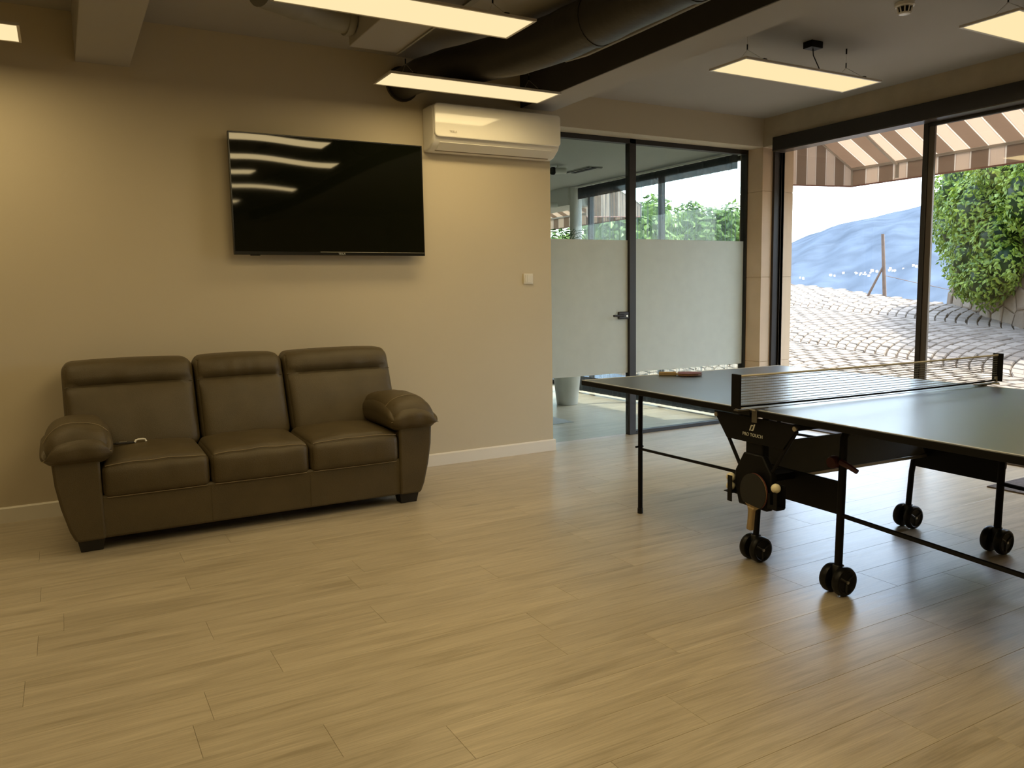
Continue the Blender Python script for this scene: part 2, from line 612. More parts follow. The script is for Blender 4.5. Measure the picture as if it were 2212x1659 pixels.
def soft_box(cx, cy, cz, sx, sy, sz, r, fn=None, ne=4, nm=7):
    """rounded cushion block; fn deforms points given in normalised (-1..1) and world coordinates"""
    h = Vector((sx / 2, sy / 2, sz / 2))

    def ticks(hh):
        rr = min(r / hh, 0.95)
        a = [-1 + rr * (1 - math.cos(math.pi / 2 * i / ne)) for i in range(ne)]
        b = [-(1 - rr) + 2 * (1 - rr) * i / nm for i in range(nm + 1)]
        c = [-x for x in reversed(a)]
        return a + b + c
    T = [ticks(h[i]) for i in range(3)]
    key = {}
    mb = MB()

    def vert(p):
        k = tuple(round(x, 6) for x in p)
        if k in key:
            return key[k]
        q = Vector((p[0] * h.x, p[1] * h.y, p[2] * h.z))
        inn = Vector((max(-h.x + r, min(h.x - r, q.x)), max(-h.y + r, min(h.y - r, q.y)), max(-h.z + r, min(h.z - r, q.z))))
        d = q - inn
        if d.length > 1e-9:
            q = inn + d.normalized() * r
        w = Vector((cx, cy, cz)) + q
        if fn:
            w = Vector(fn(p, w))
        key[k] = len(mb.v)
        mb.v.append(w)
        return key[k]
    for ax in range(3):
        u, v = [i for i in range(3) if i != ax]
        for s in (-1, 1):
            for i in range(len(T[u]) - 1):
                for j in range(len(T[v]) - 1):
                    qs = []
                    for a, b in ((i, j), (i + 1, j), (i + 1, j + 1), (i, j + 1)):
                        p = [0, 0, 0]
                        p[ax], p[u], p[v] = s, T[u][a], T[v][b]
                        qs.append(vert(p))
                    if len(set(qs)) == 4:
                        mb.f.append(tuple(qs if s > 0 else reversed(qs)))
    return mb


def text_mesh(txt, size, origin, ux, uy, depth=0.0015, space=1.0):
    """letters as geometry, laid out from origin along ux, upward along uy"""
    c = bpy.data.curves.new('letters', 'FONT')
    c.body = txt
    c.size = size
    c.extrude = depth / 2
    c.align_x = 'CENTER'
    c.space_character = space
    o = bpy.data.objects.new('letters', c)
    col.objects.link(o)
    dg = bpy.context.evaluated_depsgraph_get()
    me = o.evaluated_get(dg).to_mesh()
    ux, uy = Vector(ux).normalized(), Vector(uy).normalized()
    uz = ux.cross(uy)
    mb = MB()
    mb.add([Vector(origin) + ux * v.co.x + uy * v.co.y + uz * v.co.z for v in me.vertices], [tuple(p.vertices) for p in me.polygons])
    o.to_mesh_clear()
    bpy.data.objects.remove(o)
    bpy.data.curves.remove(c)
    return mb


def project(P):
    d = Vector(P) - Vector((0, 0, CAMZ))
    z = d.dot(FWD)
    return 1106 + FPX * d.dot(RIGHT) / z, 829.5 - FPX * d.dot(UP) / z, z


# ------------------------------------------------------------------ the room
YW = 5.342          # sofa wall
XC = 3.38           # its free end
YG = 5.55           # glass partition
XW = 5.68           # face of the window wall
HC, HL = 2.90, 2.795

floor = structure(MB().box(-3.2, 5.95, -4.5, 11.0, -0.12, -0.010), 'floor', GAP, smooth=False)
# planks
PW, PL = 0.198, 1.212
known = {0: 0.904, 1: 0.593, 2: 0.255, -1: 0.36, -2: 0.0, -3: 0.85}
pm_cache = {}


def plank(x0, x1, y0, y1):
    k = round(x1 - x0, 3), round(y1 - y0, 3)
    if k not in pm_cache:
        l, wd = (x1 - x0) / 2 - 0.0003, (y1 - y0) / 2 - 0.0003
        b = 0.0008
        mb = MB().hexa([(-l, -wd, -0.01), (l, -wd, -0.01), (l, wd, -0.01), (-l, wd, -0.01)],
                       [(-l, -wd, -b), (l, -wd, -b), (l, wd, -b), (-l, wd, -b)])
        mb.f.remove((4, 5, 6, 7))
        o = len(mb.v)
        mb.v += [Vector(p) for p in ((-l + b, -wd + b, 0), (l - b, -wd + b, 0), (l - b, wd - b, 0), (-l + b, wd - b, 0))]
        mb.f += [(o, o + 1, o + 2, o + 3)] + [(4 + i, 4 + (i + 1) % 4, o + (i + 1) % 4, o + i) for i in range(4)]
        me = bpy.data.meshes.new('plank')
        me.from_pydata([tuple(p) for p in mb.v], [], mb.f)
        me.materials.append(FLOOR)
        pm_cache[k] = me
    ob = bpy.data.objects.new('plank', pm_cache[k])
    col.objects.link(ob)
    ob.parent = floor
    ob.location = Vector(((x0 + x1) / 2, (y0 + y1) / 2, 0)) - floor.location


r0 = int(math.floor((0.7 - 1.842) / PW))
row = r0
while True:
    y0 = 1.842 + row * PW
    if y0 > 9.2:
        break
    y1 = y0 + PW
    xs = -1.45 if y0 < YW else 3.0
    xe = XW + (0.2 if y0 < YW else 0.15)
    ph = known.get(row, (row * 0.437 + random.random() * 0.5) % PL)
    cuts = [xs]
    x = ph + math.ceil((xs - ph) / PL) * PL
    while x < xe - 0.05:
        if x > xs + 0.05:
            cuts.append(x)
        x += PL
    cuts.append(xe)
    for a, b in zip(cuts, cuts[1:]):
        plank(a, b, y0, y1)
    row += 1
# the rest of the floor, out of the picture: one laid sheet
fl2 = MB().box(-3.2, -1.45, -4.5, YW, -0.01, 0).box(-1.45, XW + 0.2, -4.5, 1.842 + r0 * PW, -0.01, 0).box(-3.2, 3.0, YW, 11.0, -0.01, 0).box(3.0, XW + 0.15, y0, 11.0, -0.01, 0)
o = fl2.build('laminate_sheet', FLOOR, parent=floor, smooth=False)
o['kind'] = 'stuff'

structure(MB().box(-3.2, XC, YW, YG + 0.01, 0, 3.0), 'wall_back', WALL, smooth=False)
structure(MB().box(XC, XW + 0.02, YW, YG + 0.05, 2.545, 3.0), 'wall_back_lintel', WALL, smooth=False)
structure(MB().box(-3.4, -3.2, -4.5, 11.0, 0, 3.0), 'wall_left', WALL, smooth=False)
structure(MB().box(-3.4, 6.084, -4.7, -4.5, 0, 3.0), 'wall_front', WALL, smooth=False)
bb = MB()
bb.prism([(YW - 0.016, 0), (YW, 0), (YW, 0.091), (YW - 0.008, 0.091), (YW - 0.016, 0.083)], 'x', -3.2, XC + 0.016)
bb.prism([(XC, 0), (XC + 0.016, 0), (XC + 0.016, 0.083), (XC + 0.008, 0.091), (XC, 0.091)], 'y', YW, YG - 0.03)
structure(bb, 'baseboard_back', WHITE, smooth=False)

structure(MB().box(-3.2, 3.16, -4.5, YW, HC, 3.1), 'ceiling', GREY, smooth=False)
structure(MB().box(3.16, XW + 0.05, -4.5, YW, HL, 3.1), 'ceiling_right', GREY, smooth=False)
structure(MB().box(0.172, 0.456, -4.5, YW, 2.627, HC), 'trim_1', GREY, smooth=False, bevel=0.004)
bmw = structure(MB().box(3.130, 3.405, -4.5, YW, 2.647, HC), 'trim_2', GREY, smooth=False, bevel=0.004)
side_sheet = MB().box(3.122, 3.130, -4.5, YW, 2.649, HC).build('black_side_face', MATTBLACK, parent=bmw, smooth=False)  # thin matt black sheet over the beam's left side

# window wall
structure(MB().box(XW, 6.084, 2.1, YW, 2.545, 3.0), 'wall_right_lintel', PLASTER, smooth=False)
structure(MB().box(XW, 6.084, -4.5, 2.1, 0, 3.0), 'wall_right', WALL, smooth=False)
pier = structure(MB().box(XW + 0.006, 6.078, YW + 0.006, 5.614, 0, 2.56), 'wall_right_pier', STONE, smooth=False)
for a, b in ((-0.1, 0.58), (0.58, 1.37), (1.37, 2.155), (2.155, 2.545)):
    MB().box(XW, 6.084, YW, 5.62, a + 0.0015, b - 0.0015).build('stone_slab', STONE, parent=pier, smooth=False, bevel=0.002, seg=1)

# ------------------------------------------------------------------ sliding window
win = thing('window_1', (5.85, 3.8, 0), kind='structure')
MB().box(5.655, 5.80, 2.0, 5.212, 2.488, 2.607).build('header_cover', FRAME, win, bevel=0.003)
MB().box(5.660, 5.79, 2.0, 5.205, 2.480, 2.487).build('track', BRONZE, win)
MB().box(5.808, 5.905, 5.318, 5.342, 0, 2.54).build('jamb', FRAME, win, bevel=0.002)
MB().box(5.88, 5.92, 5.300, 5.318, 0, 2.54).build('jamb_seal', BRONZE, win, bevel=0.002)
MB().box(5.80, 5.95, 2.0, 5.342, 2.535, 2.545).build('top_frame', FRAME, win)
MB().box(5.74, 5.95, 2.05, 5.342, -0.01, 0.012).build('threshold', BRONZE, win, bevel=0.002)


def sash(x0, x1, ya, yb, zb, zt, sw, rail):
    s = thing('sash', (5.85, 3.8, 0))
    s.parent = win
    s.location = (0, 0, 0)
    OFFS[s.name] = Vector((5.85, 3.8, 0))
    MB().box(x0, x1, yb - sw, yb, zb, zt).build('stile', FRAME, s, bevel=0.003)
    MB().box(x0, x1, ya, ya + sw, zb, zt).build('stile', FRAME, s, bevel=0.003)
    MB().box(x0 + 0.002, x1 - 0.002, ya + sw, yb - sw, zt - rail, zt).build('rail', FRAME, s, bevel=0.003)
    MB().box(x0 + 0.002, x1 - 0.002, ya + sw, yb - sw, zb, zb + 0.07).build('rail', FRAME, s, bevel=0.003)
    xm = (x0 + x1) / 2
    MB().box(xm - 0.003, xm + 0.003, ya + sw, yb - sw, zb + 0.07, zt - rail).build('pane', GLASS, s, smooth=False)
    return s


sa = sash(5.88, 5.92, 3.872, 5.318, 0.012, 2.535, 0.018, 0.004)
sb = sash(5.79, 5.83, 2.1, 3.855, 0.012, 2.532, 0.040, 0.075)
MB().box(5.797, 5.823, 3.768, 3.8145, 0.082, 2.457).build('glazing_bead', BRONZE, sb, bevel=0.004)
MB().box(5.834, 5.875, 3.825, 3.862, 0.012, 2.53).build('interlock', BRONZE, win, bevel=0.003)
MB().box(5.70, 5.95, 2.0, 2.1, 0, 2.545).build('jamb', FRAME, win)

# ------------------------------------------------------------------ glass partition with door
door = thing('door_1', (3.84, YG, 0), kind='structure')
MB().box(XC + 0.005, 4.288, YG - 0.005, YG + 0.005, 0.012, 2.505).build('pane', TINT, door, smooth=False)
MB().box(XC + 0.005, 4.288, YG - 0.0065, YG - 0.0052, 0.554, 1.697).build('frosted_film', FROST, door, smooth=False)
hd = MB().box(4.175, 4.286, YG - 0.03, YG - 0.007, 1.022, 1.087).build('handle', FRAME, door, bevel=0.008)
MB().tube([(4.20, YG - 0.03, 1.055), (4.20, YG - 0.065, 1.055), (4.185, YG - 0.072, 1.055), (4.09, YG - 0.072, 1.055)], 0.010, 10).build('lever', FRAME, hd)
MB().lathe([(0.009, -0.003), (0.009, 0.001)], (4.262, YG - 0.031, 1.05), 'y', 12).build('lock_cylinder', STEEL, hd)
part = thing('window_2', (4.9, YG, 0), kind='structure')
MB().box(4.292, 4.362, YG - 0.03, YG + 0.03, 0, 2.552).build('mullion', FRAME, part, bevel=0.003)
MB().box(XC, 5.73, YG - 0.03, YG + 0.03, 2.505, 2.548).build('top_frame', FRAME, part, bevel=0.003)
MB().box(4.362, XW + 0.0, YG - 0.03, YG + 0.03, 0, 0.032).build('bottom_frame', FRAME, part, bevel=0.003)
MB().box(5.668, 5.70, YG - 0.03, YG + 0.05, 0, 2.552).build('right_frame', FRAME, part, bevel=0.003)
MB().box(4.362, 5.668, YG - 0.005, YG + 0.005, 0.032, 2.505).build('pane', TINT, part, smooth=False)
MB().box(4.366, 5.655, YG - 0.0065, YG - 0.0052, 0.554, 1.710).build('frosted_film', FROST, part, smooth=False)

# ------------------------------------------------------------------ office behind the glass
structure(MB().box(-3.2, 6.084, YG + 0.06, 11.0, 2.56, 3.0), 'ceiling_office', OFFC, smooth=False)
structure(MB().box(1.2, 1.3, YG + 0.02, 11.0, 0, 2.56), 'wall_office_left', OFFW, smooth=False)
structure(MB().box(1.2, 6.084, 11.0, 11.2, 0, 3.0), 'wall_office_back', OFFW, smooth=False)
structure(MB().box(5.60, 5.98, 8.44, 11.0, 2.34, 2.56), 'wall_office_lintel', OFFW, smooth=False)
structure(MB().lathe([(0.075, 0), (0.075, 2.56)], (5.70, 8.42, 0), 'z', 20), 'trim_3', OFFW)
owin = thing('window_3', (5.92, 7.5, 0), kind='structure')
MB().box(5.90, 5.96, 5.62, 11.0, 0, 0.05).build('bottom_frame', FRAME, owin)
MB().box(5.90, 5.96, 5.62, 11.0, 2.52, 2.56).build('top_frame', FRAME, owin)
for y in (5.64, 7.05, 8.42, 9.7, 10.96):
    MB().box(5.90, 5.96, y - 0.025, y + 0.025, 0.05, 2.52).build('mullion', FRAME, owin, bevel=0.003)
for a, b in ((5.665, 7.025), (7.075, 8.395), (8.445, 9.675), (9.725, 10.935)):
    MB().box(5.927, 5.933, a, b, 0.05, 2.52).build('pane', GLASS, owin, smooth=False)

# sheer curtain along the office window
cur = thing('sheer_curtain', (5.66, 7.0, 0.0), 0, 'sheer grey curtain with black top and bottom bands along office window', 'curtain')


def pleats(z0, z1, mname, m, amp=0.0075, nz=2, th=0.0, x0=5.66, y0=5.635, y1=8.32, seed=1):
    rnd = random.Random(3)
    mb = MB()
    n = 330
    ys, xs = [], []
    ph = 0.0
    for i in range(n + 1):
        t = i / n
        y = y0 + (y1 - y0) * t
        ph += 0.42 + 0.34 * rnd.random()
        ys.append(y + 0.004 * math.sin(ph * 1.7))
        xs.append(x0 + amp * math.sin(ph) * (0.65 + 0.35 * math.sin(ph * 0.23)))
    for k in range(nz + 1):
        z = z0 + (z1 - z0) * k / nz
        for i in range(n + 1):
            mb.v.append(Vector((xs[i] + th, ys[i], z)))
    for k in range(nz):
        for i in range(n):
            a = k * (n + 1) + i
            mb.f.append((a, a + 1, a + n + 2, a + n + 1))
    return mb.build(mname, m, cur, fix=False)


pleats(0.205, 2.395, 'sheer_cloth', CURT)
pleats(2.395, 2.53, 'top_band', CURTD)
pleats(0.02, 0.205, 'bottom_band', CURTD)
MB().box(5.63, 5.69, 5.63, 8.33, 2.532, 2.545).build('rail', OFFW, cur)

# potted palm
pot = thing('potted_palm', (4.92, 7.47, 0), 0, 'tall palm in a white round pot behind the glass door', 'plant')
MB().lathe([(0.112, 0), (0.118, 0.004), (0.165, 0.42), (0.172, 0.43), (0.172, 0.445), (0.158, 0.445), (0.150, 0.40), (0.0, 0.40)], (4.92, 7.47, 0), 'z', 28).build('pot', POTW, pot)
MB().lathe([(0.15, 0.39), (0.02, 0.40)], (4.92, 7.47, 0), 'z', 20).build('soil', BARK, pot)
for q in range(3):
    a = q * 2.1
    MB().tube([(4.92 + 0.03 * math.cos(a), 7.47 + 0.03 * math.sin(a), 0.38), (4.92 + 0.05 * math.cos(a), 7.47 + 0.05 * math.sin(a), 0.9), (4.92 + 0.07 * math.cos(a), 7.47 + 0.07 * math.sin(a), 1.35 + 0.12 * q)], [0.014, 0.011, 0.007], 8).build('stem', PALML, pot)


def frond(base, yaw, reach, rise, drop, n=15):
    mb = MB()
    pts = []
    for i in range(n + 1):
        t = i / n
        rr = reach * t
        z = rise * math.sin(min(1.0, t * 1.25) * math.pi / 2) - drop * t * t
        pts.append(Vector(base) + Vector((math.cos(yaw) * rr, math.sin(yaw) * rr, z)))
    mb.tube(pts, [0.005 * (1 - 0.8 * i / n) + 0.0008 for i in range(n + 1)], 5)
    side = Vector((-math.sin(yaw), math.cos(yaw), 0))
    for i in range(3, n):
        t = i / n
        ln = 0.16 * math.sin(math.pi * min(1, t * 0.9 + 0.1)) + 0.03
        d = (pts[i + 1] - pts[i]).normalized()
        for s in (-1, 1):
            a = pts[i]
            tip = a + side * s * ln * 0.8 + d * ln * 0.7 - Vector((0, 0, ln * 0.35))
            midp = (a + tip) / 2 + Vector((0, 0, 0.008))
            wv = d * 0.008
            mb.add([a, midp + wv, tip, midp - wv], [(0, 1, 2, 3)])
    return mb


for q, (yaw, reach, rise, drop, zb) in enumerate(((0.15, 0.42, 0.62, 0.42, 1.42), (1.2, 0.40, 0.7, 0.2, 1.4), (2.6, 0.45, 0.6, 0.35, 1.5), (-0.7, 0.45, 0.55, 0.15, 1.35), (-1.5, 0.42, 0.35, 0.2, 1.45), (3.6, 0.5, 0.5, 0.3, 1.4), (0.6, 0.50, 0.78, 0.72, 1.5))):
    frond((4.92, 7.47, zb), yaw, reach, rise, drop).build('frond', PALML, pot, fix=False)

# office chair of which one castor shows past the wall end, its mat
och = thing('office_chair', (3.99, 6.86, 0), 0.0, 'black office chair behind the sofa wall, one castor showing', 'chair')
for q in range(5):
    a = 2 * math.pi * q / 5 - 0.12
    ex, ey = 3.99 + 0.29 * math.cos(a), 6.86 + 0.29 * math.sin(a)
    MB().tube([(3.99, 6.86, 0.10), (ex, ey, 0.075)], [0.022, 0.014], 8).build('base_arm', RUBBER, och)
    MB().lathe([(0.022, -0.022), (0.030, -0.018), (0.030, 0.018), (0.022, 0.022)], (ex, ey, 0.032), 'y', 16).build('castor', RUBBER, och)
MB().tube([(3.99, 6.86, 0.08), (3.99, 6.86, 0.44)], 0.025, 12).build('gas_column', RUBBER, och)
soft_box(3.96, 6.86, 0.48, 0.42, 0.44, 0.08, 0.035, nm=4).build('seat', RUBBER, och)
soft_box(3.80, 6.86, 0.80, 0.06, 0.40, 0.50, 0.028, nm=4).build('backrest', RUBBER, och)
tag(MB().box(3.3, 4.285, 6.385, 7.6, 0.0, 0.004).build('floor_mat', MATG, bevel=0.001, seg=1), 'thin pale grey mat on the office floor beside the wall end', 'mat')

vent = thing('ceiling_vent', (4.95, 7.2, 2.545), 0, 'slotted dark air vent in the office ceiling', 'vent')
MB().box(4.88, 5.05, 6.95, 7.42, 2.550, 2.560).build('frame', OFFC, vent)
MB().box(4.885, 4.905, 6.96, 7.41, 2.546, 2.551).build('slot', BLACK, vent)
MB().box(4.94, 5.00, 6.99, 7.38, 2.546, 2.551).build('slot', BLACK, vent)
MB().box(4.905, 5.045, 6.955, 6.968, 2.546, 2.551).build('slot', BLACK, vent)
for q, (x, y, z, lab) in enumerate(((4.535, 7.05, 2.50, 'white ceiling spotlight near the office air vent'), (5.0, 7.95, 2.26, 'white hanging spotlight low above the palm in the office'))):
    s = thing('spotlight', (x, y, z), 0, lab, 'spotlight', 'office spotlights')
    MB().tube([(x - 0.04, y, z), (x + 0.10, y - 0.03, z + 0.005)], [0.035, 0.03], 14).build('body', OFFW, s)
    MB().lathe([(0.036, 0), (0.040, 0.006), (0.040, 0.03), (0.03, 0.034)], (x - 0.055, y + 0.003, z), 'x', 16).build('ring', BLACK, s)
    MB().tube([(x + 0.02, y, z + 0.03), (x + 0.02, y, 2.56)], 0.008, 8).build('stem', OFFW, s)

# ------------------------------------------------------------------ outdoors
GX, GY, GZ, GB, GC = 6.1, 4.0, 0.03, 0.2, 0.05


def gz(x, y):
    return max(0.0, GZ + GB * (x - GX) + GC * (y - GY))


def crest(y):
    pts = [(-3, 10.2), (4.98, 10.3), (6.48, 10.43), (7.62, 10.68), (8.79, 11.0), (9.77, 11.17), (14, 12.0)]
    for (a, xa), (b, xb) in zip(pts, pts[1:]):
        if y <= b:
            return xa + (xb - xa) * (y - a) / (b - a)
    return 12.0


gm = MB()
ny, nx = 34, 26
for j in range(ny + 1):
    y = -3 + 17 * j / ny
    for i in range(nx + 1):
        x = 6.084 + (crest(y) - 6.084) * i / nx
        gm.v.append(Vector((x, y, gz(x, y) - 0.012)))
    gm.v.append(Vector((crest(y) + 0.9, y, gz(crest(y), y) - 1.2)))
    gm.v.append(Vector((crest(y) + 6, y, gz(crest(y), y) - 9)))
for j in range(ny):
    for i in range(nx + 2):
        a = j * (nx + 3) + i
        gm.f.append((a, a + 1, a + nx + 4, a + nx + 3))
drive = tag(gm.build('driveway', COBJ, fix=False), 'sloping driveway paved with pale cobbles in scalloped arcs', 'driveway', kind='structure')

# cobbles in segmental arcs
EV = Vector((0.10, 0.995, 0)).normalized()
EU = Vector((0.995, -0.10, 0)).normalized()
CW, PITCH = 1.5, 0.145
RAD = CW / math.sqrt(2)
stones = []
for cidx in range(-2, 5):
    uc = 6.6 + cidx * CW
    for k in range(-6, 70):
        v0 = 2.2 + k * PITCH
        n = 11
        half = 0.5 * (k % 2)
        for i in range(-1, n + 1):
            p0 = -math.pi / 4 + (math.pi / 2) * max(0, min(1, (i + half) / n))
            p1 = -math.pi / 4 + (math.pi / 2) * max(0, min(1, (i + 1 + half) / n))
            if p1 - p0 < 0.04:
                continue
            j = 0.0095
            g0 = j / RAD
            def pt(ph, dv):
                return (uc + RAD * math.sin(ph), v0 + dv + RAD * (math.cos(ph) - math.cos(math.pi / 4)))
            q = [pt(p0 + g0, j), pt(p1 - g0, j), pt(p1 - g0, PITCH - j), pt(p0 + g0, PITCH - j)]
            q = [(a + random.uniform(-0.006, 0.006), b + random.uniform(-0.006, 0.006)) for a, b in q]
            w4 = [EU * a + EV * b for a, b in q]
            cx = sum(p.x for p in w4) / 4
            cy = sum(p.y for p in w4) / 4
            if cx < 6.2 or cy < 2.0 or cy > 10.6 or cx > crest(cy) - 0.05:
                continue
            # not under the rubble wall
            stones.append((Vector((cx, cy, gz(cx, cy))), w4))


def stone_mesh(mb, c, w4, lift):
    b = 0.010
    lo = [Vector((p.x, p.y, gz(p.x, p.y) - 0.03)) for p in w4]
    mi = [Vector((p.x, p.y, gz(p.x, p.y) - 0.002 + lift)) for p in w4]
    to = []
    for p in w4:
        d = (Vector((c.x, c.y, 0)) - Vector((p.x, p.y, 0)))
        d.normalize()
        q = Vector((p.x, p.y, 0)) + d * b
        to.append(Vector((q.x, q.y, gz(q.x, q.y) + 0.010 + lift)))
    mb.add(lo + mi + to, [(8, 9, 10, 11)] + [(i, (i + 1) % 4, 4 + (i + 1) % 4, 4 + i) for i in range(4)] + [(4 + i, 4 + (i + 1) % 4, 8 + (i + 1) % 4, 8 + i) for i in range(4)])


def seen(c):
    x, y, z = project(c)
    return 1705 < x < 2215 and 600 < y < 845 and z > 0


stones.sort(key=lambda s: (0 if seen(s[0]) else 1, (s[0] - Vector((0, 0, CAMZ))).length))
rest = MB()
for n_, (c, w4) in enumerate(stones):
    lift = random.uniform(-0.003, 0.004)
    if n_ < 300:
        mb = MB()
        stone_mesh(mb, c, w4, lift)
        mb.build('cobble', COB, parent=drive, smooth=False)
    else:
        stone_mesh(rest, c, w4, lift)
rest.build('cobble_field', COB, parent=drive, smooth=False)['kind'] = 'stuff'

# rubble retaining wall on the right
WA, WB = Vector((10.46, 6.50, 0)), Vector((8.0, 2.70, 0))
WD = (WB - WA).normalized()
WNRM = Vector((-0.84, 0.543, 0)).normalized()     # towards the driveway
WLEN = (WB - WA).length
WTOP = 2.35
rw = thing('rubble_wall', tuple(WA), 0, 'tan rubble stone retaining wall beneath the ivy outside', 'wall')


def wpt(s, out, z):
    lean = 0.07 * (z - 1.0)
    p = WA + WD * s + WNRM * (out - lean)
    return Vector((p.x, p.y, z))


mb = MB()
mb.hexa([wpt(0, 0, 0.2), wpt(0, -0.5, 0.2), wpt(WLEN, -0.5, 0.0), wpt(WLEN, 0, 0.0)], [wpt(0, 0, WTOP), wpt(0, -0.5, WTOP), wpt(WLEN, -0.5, WTOP), wpt(WLEN, 0, WTOP)])
mb.build('mortar_core', MORTAR, rw, smooth=False)
# stones: clipped cells of scattered points on the face
rs = random.Random(11)
cells = []
s_ = 0.0
while s_ < 2.9:
    z_ = 0.4
    while z_ < WTOP:
        cells.append((s_ + rs.uniform(-0.07, 0.07) + 0.06, z_ + rs.uniform(-0.06, 0.06) + 0.06))
        z_ += 0.20
    s_ += 0.24


def clip(poly, a, b):
    mx, my = (a[0] + b[0]) / 2, (a[1] + b[1]) / 2
    dx, dy = b[0] - a[0], b[1] - a[1]
    f = lambda p: (p[0] - mx) * dx + (p[1] - my) * dy
    out = []
    for i in range(len(poly)):
        p, q = poly[i], poly[(i + 1) % len(poly)]
        fp, fq = f(p), f(q)
        if fp <= 0:
            out.append(p)
        if fp * fq < 0:
            t = fp / (fp - fq)
            out.append((p[0] + t * (q[0] - p[0]), p[1] + t * (q[1] - p[1])))
    return out


for i, a in enumerate(cells):
    poly = [(max(0.0, a[0] - 0.3), max(0.3, a[1] - 0.3)), (a[0] + 0.3, max(0.3, a[1] - 0.3)), (a[0] + 0.3, min(WTOP, a[1] + 0.3)), (max(0.0, a[0] - 0.3), min(WTOP, a[1] + 0.3))]
    for j, b in enumerate(cells):
        if i != j and abs(a[0] - b[0]) < 0.65 and abs(a[1] - b[1]) < 0.65:
            poly = clip(poly, a, b)
            if len(poly) < 3:
                break
    if len(poly) < 3:
        continue
    cx = sum(p[0] for p in poly) / len(poly)
    cz = sum(p[1] for p in poly) / len(poly)
    n = len(poly)
    sh = lambda k: [(cx + (p[0] - cx) * k, cz + (p[1] - cz) * k) for p in poly]
    hgt = rs.uniform(0.015, 0.035)
    mb = MB()
    vs = [wpt(p[0], -0.01, p[1]) for p in sh(0.92)] + [wpt(p[0], hgt * 0.6, p[1]) for p in sh(0.9)] + [wpt(p[0], hgt, p[1]) for p in sh(0.72)]
    fs = [tuple(range(2 * n, 3 * n))]
    for q in range(n):
        r = (q + 1) % n
        fs += [(q, r, n + r, n + q), (n + q, n + r, 2 * n + r, 2 * n + q)]
    mb.add(vs, fs)
    mb.build('stone', RUBST, rw, smooth=False)
for k in range(9):       # stones of the wall's free end
    z0 = 0.55 + k * 0.2
    mb = MB()
    a, b = wpt(0, 0.0, z0 + 0.01), wpt(0, -0.45 + 0.1 * (k % 2), z0 + 0.01)
    c, d = wpt(0, -0.45 + 0.1 * (k % 2), z0 + 0.19), wpt(0, 0.0, z0 + 0.19)
    off = -WD * 0.025
    mb.hexa([a, b, b + off, a + off], [d, c, c + off, d + off])
    mb.build('stone', RUBST, rw, smooth=False, bevel=0.012)


def leaf_at(p, nrm, size, rnd):
    nrm = Vector(nrm).normalized()
    a = Vector((rnd.uniform(-1, 1), rnd.uniform(-1, 1), rnd.uniform(-1.4, 0.3)))
    t = (a - nrm * a.dot(nrm))
    if t.length < 1e-3:
        t = nrm.orthogonal()
    t.normalize()
    s = nrm.cross(t)
    w_ = size * 0.30
    m0, m1 = p + t * size * 0.38, p + t * size
    vs = [p, m0 + s * w_ - nrm * size * 0.06, m1, m0 - s * w_ - nrm * size * 0.06, m0 + nrm * size * 0.05]
    return vs, [(0, 1, 4), (1, 2, 4), (2, 3, 4), (3, 0, 4)]


def crown(clumps, count, size, rnd, out):
    tot = sum(c[3] * c[4] + c[4] * c[5] + c[3] * c[5] for c in clumps)
    leaves = []
    for (x, y, z, rx, ry, rz) in clumps:
        n = int(count * (rx * ry + ry * rz + rx * rz) / tot)
        for _ in range(n):
            d = Vector((rnd.gauss(0, 1), rnd.gauss(0, 1), rnd.gauss(0, 1)))
            d.normalize()
            k = rnd.uniform(0.80, 1.06) + 0.10 * math.sin(d.x * 7 + x * 3) * math.sin(d.z * 8 + z * 5)
            p = Vector((x + d.x * rx * k, y + d.y * ry * k, z + d.z * rz * k))
            nrm = Vector((d.x / rx, d.y / ry, d.z / rz)).normalized() + Vector((rnd.uniform(-0.7, 0.7), rnd.uniform(-0.7, 0.7), rnd.uniform(-0.3, 0.9)))
            leaves.append((p, nrm, size * rnd.uniform(0.7, 1.25)))
    return leaves


def blob(mb, x, y, z, rx, ry, rz, n=10, m=7):
    o = len(mb.v)
    for i in range(m + 1):
        t = math.pi * i / m
        for k in range(n):
            a = 2 * math.pi * k / n
            mb.v.append(Vector((x + rx * math.sin(t) * math.cos(a), y + ry * math.sin(t) * math.sin(a), z + rz * math.cos(t))))
    for i in range(m):
        for k in range(n):
            k2 = (k + 1) % n
            mb.f.append((o + i * n + k, o + i * n + k2, o + (i + 1) * n + k2, o + (i + 1) * n + k))


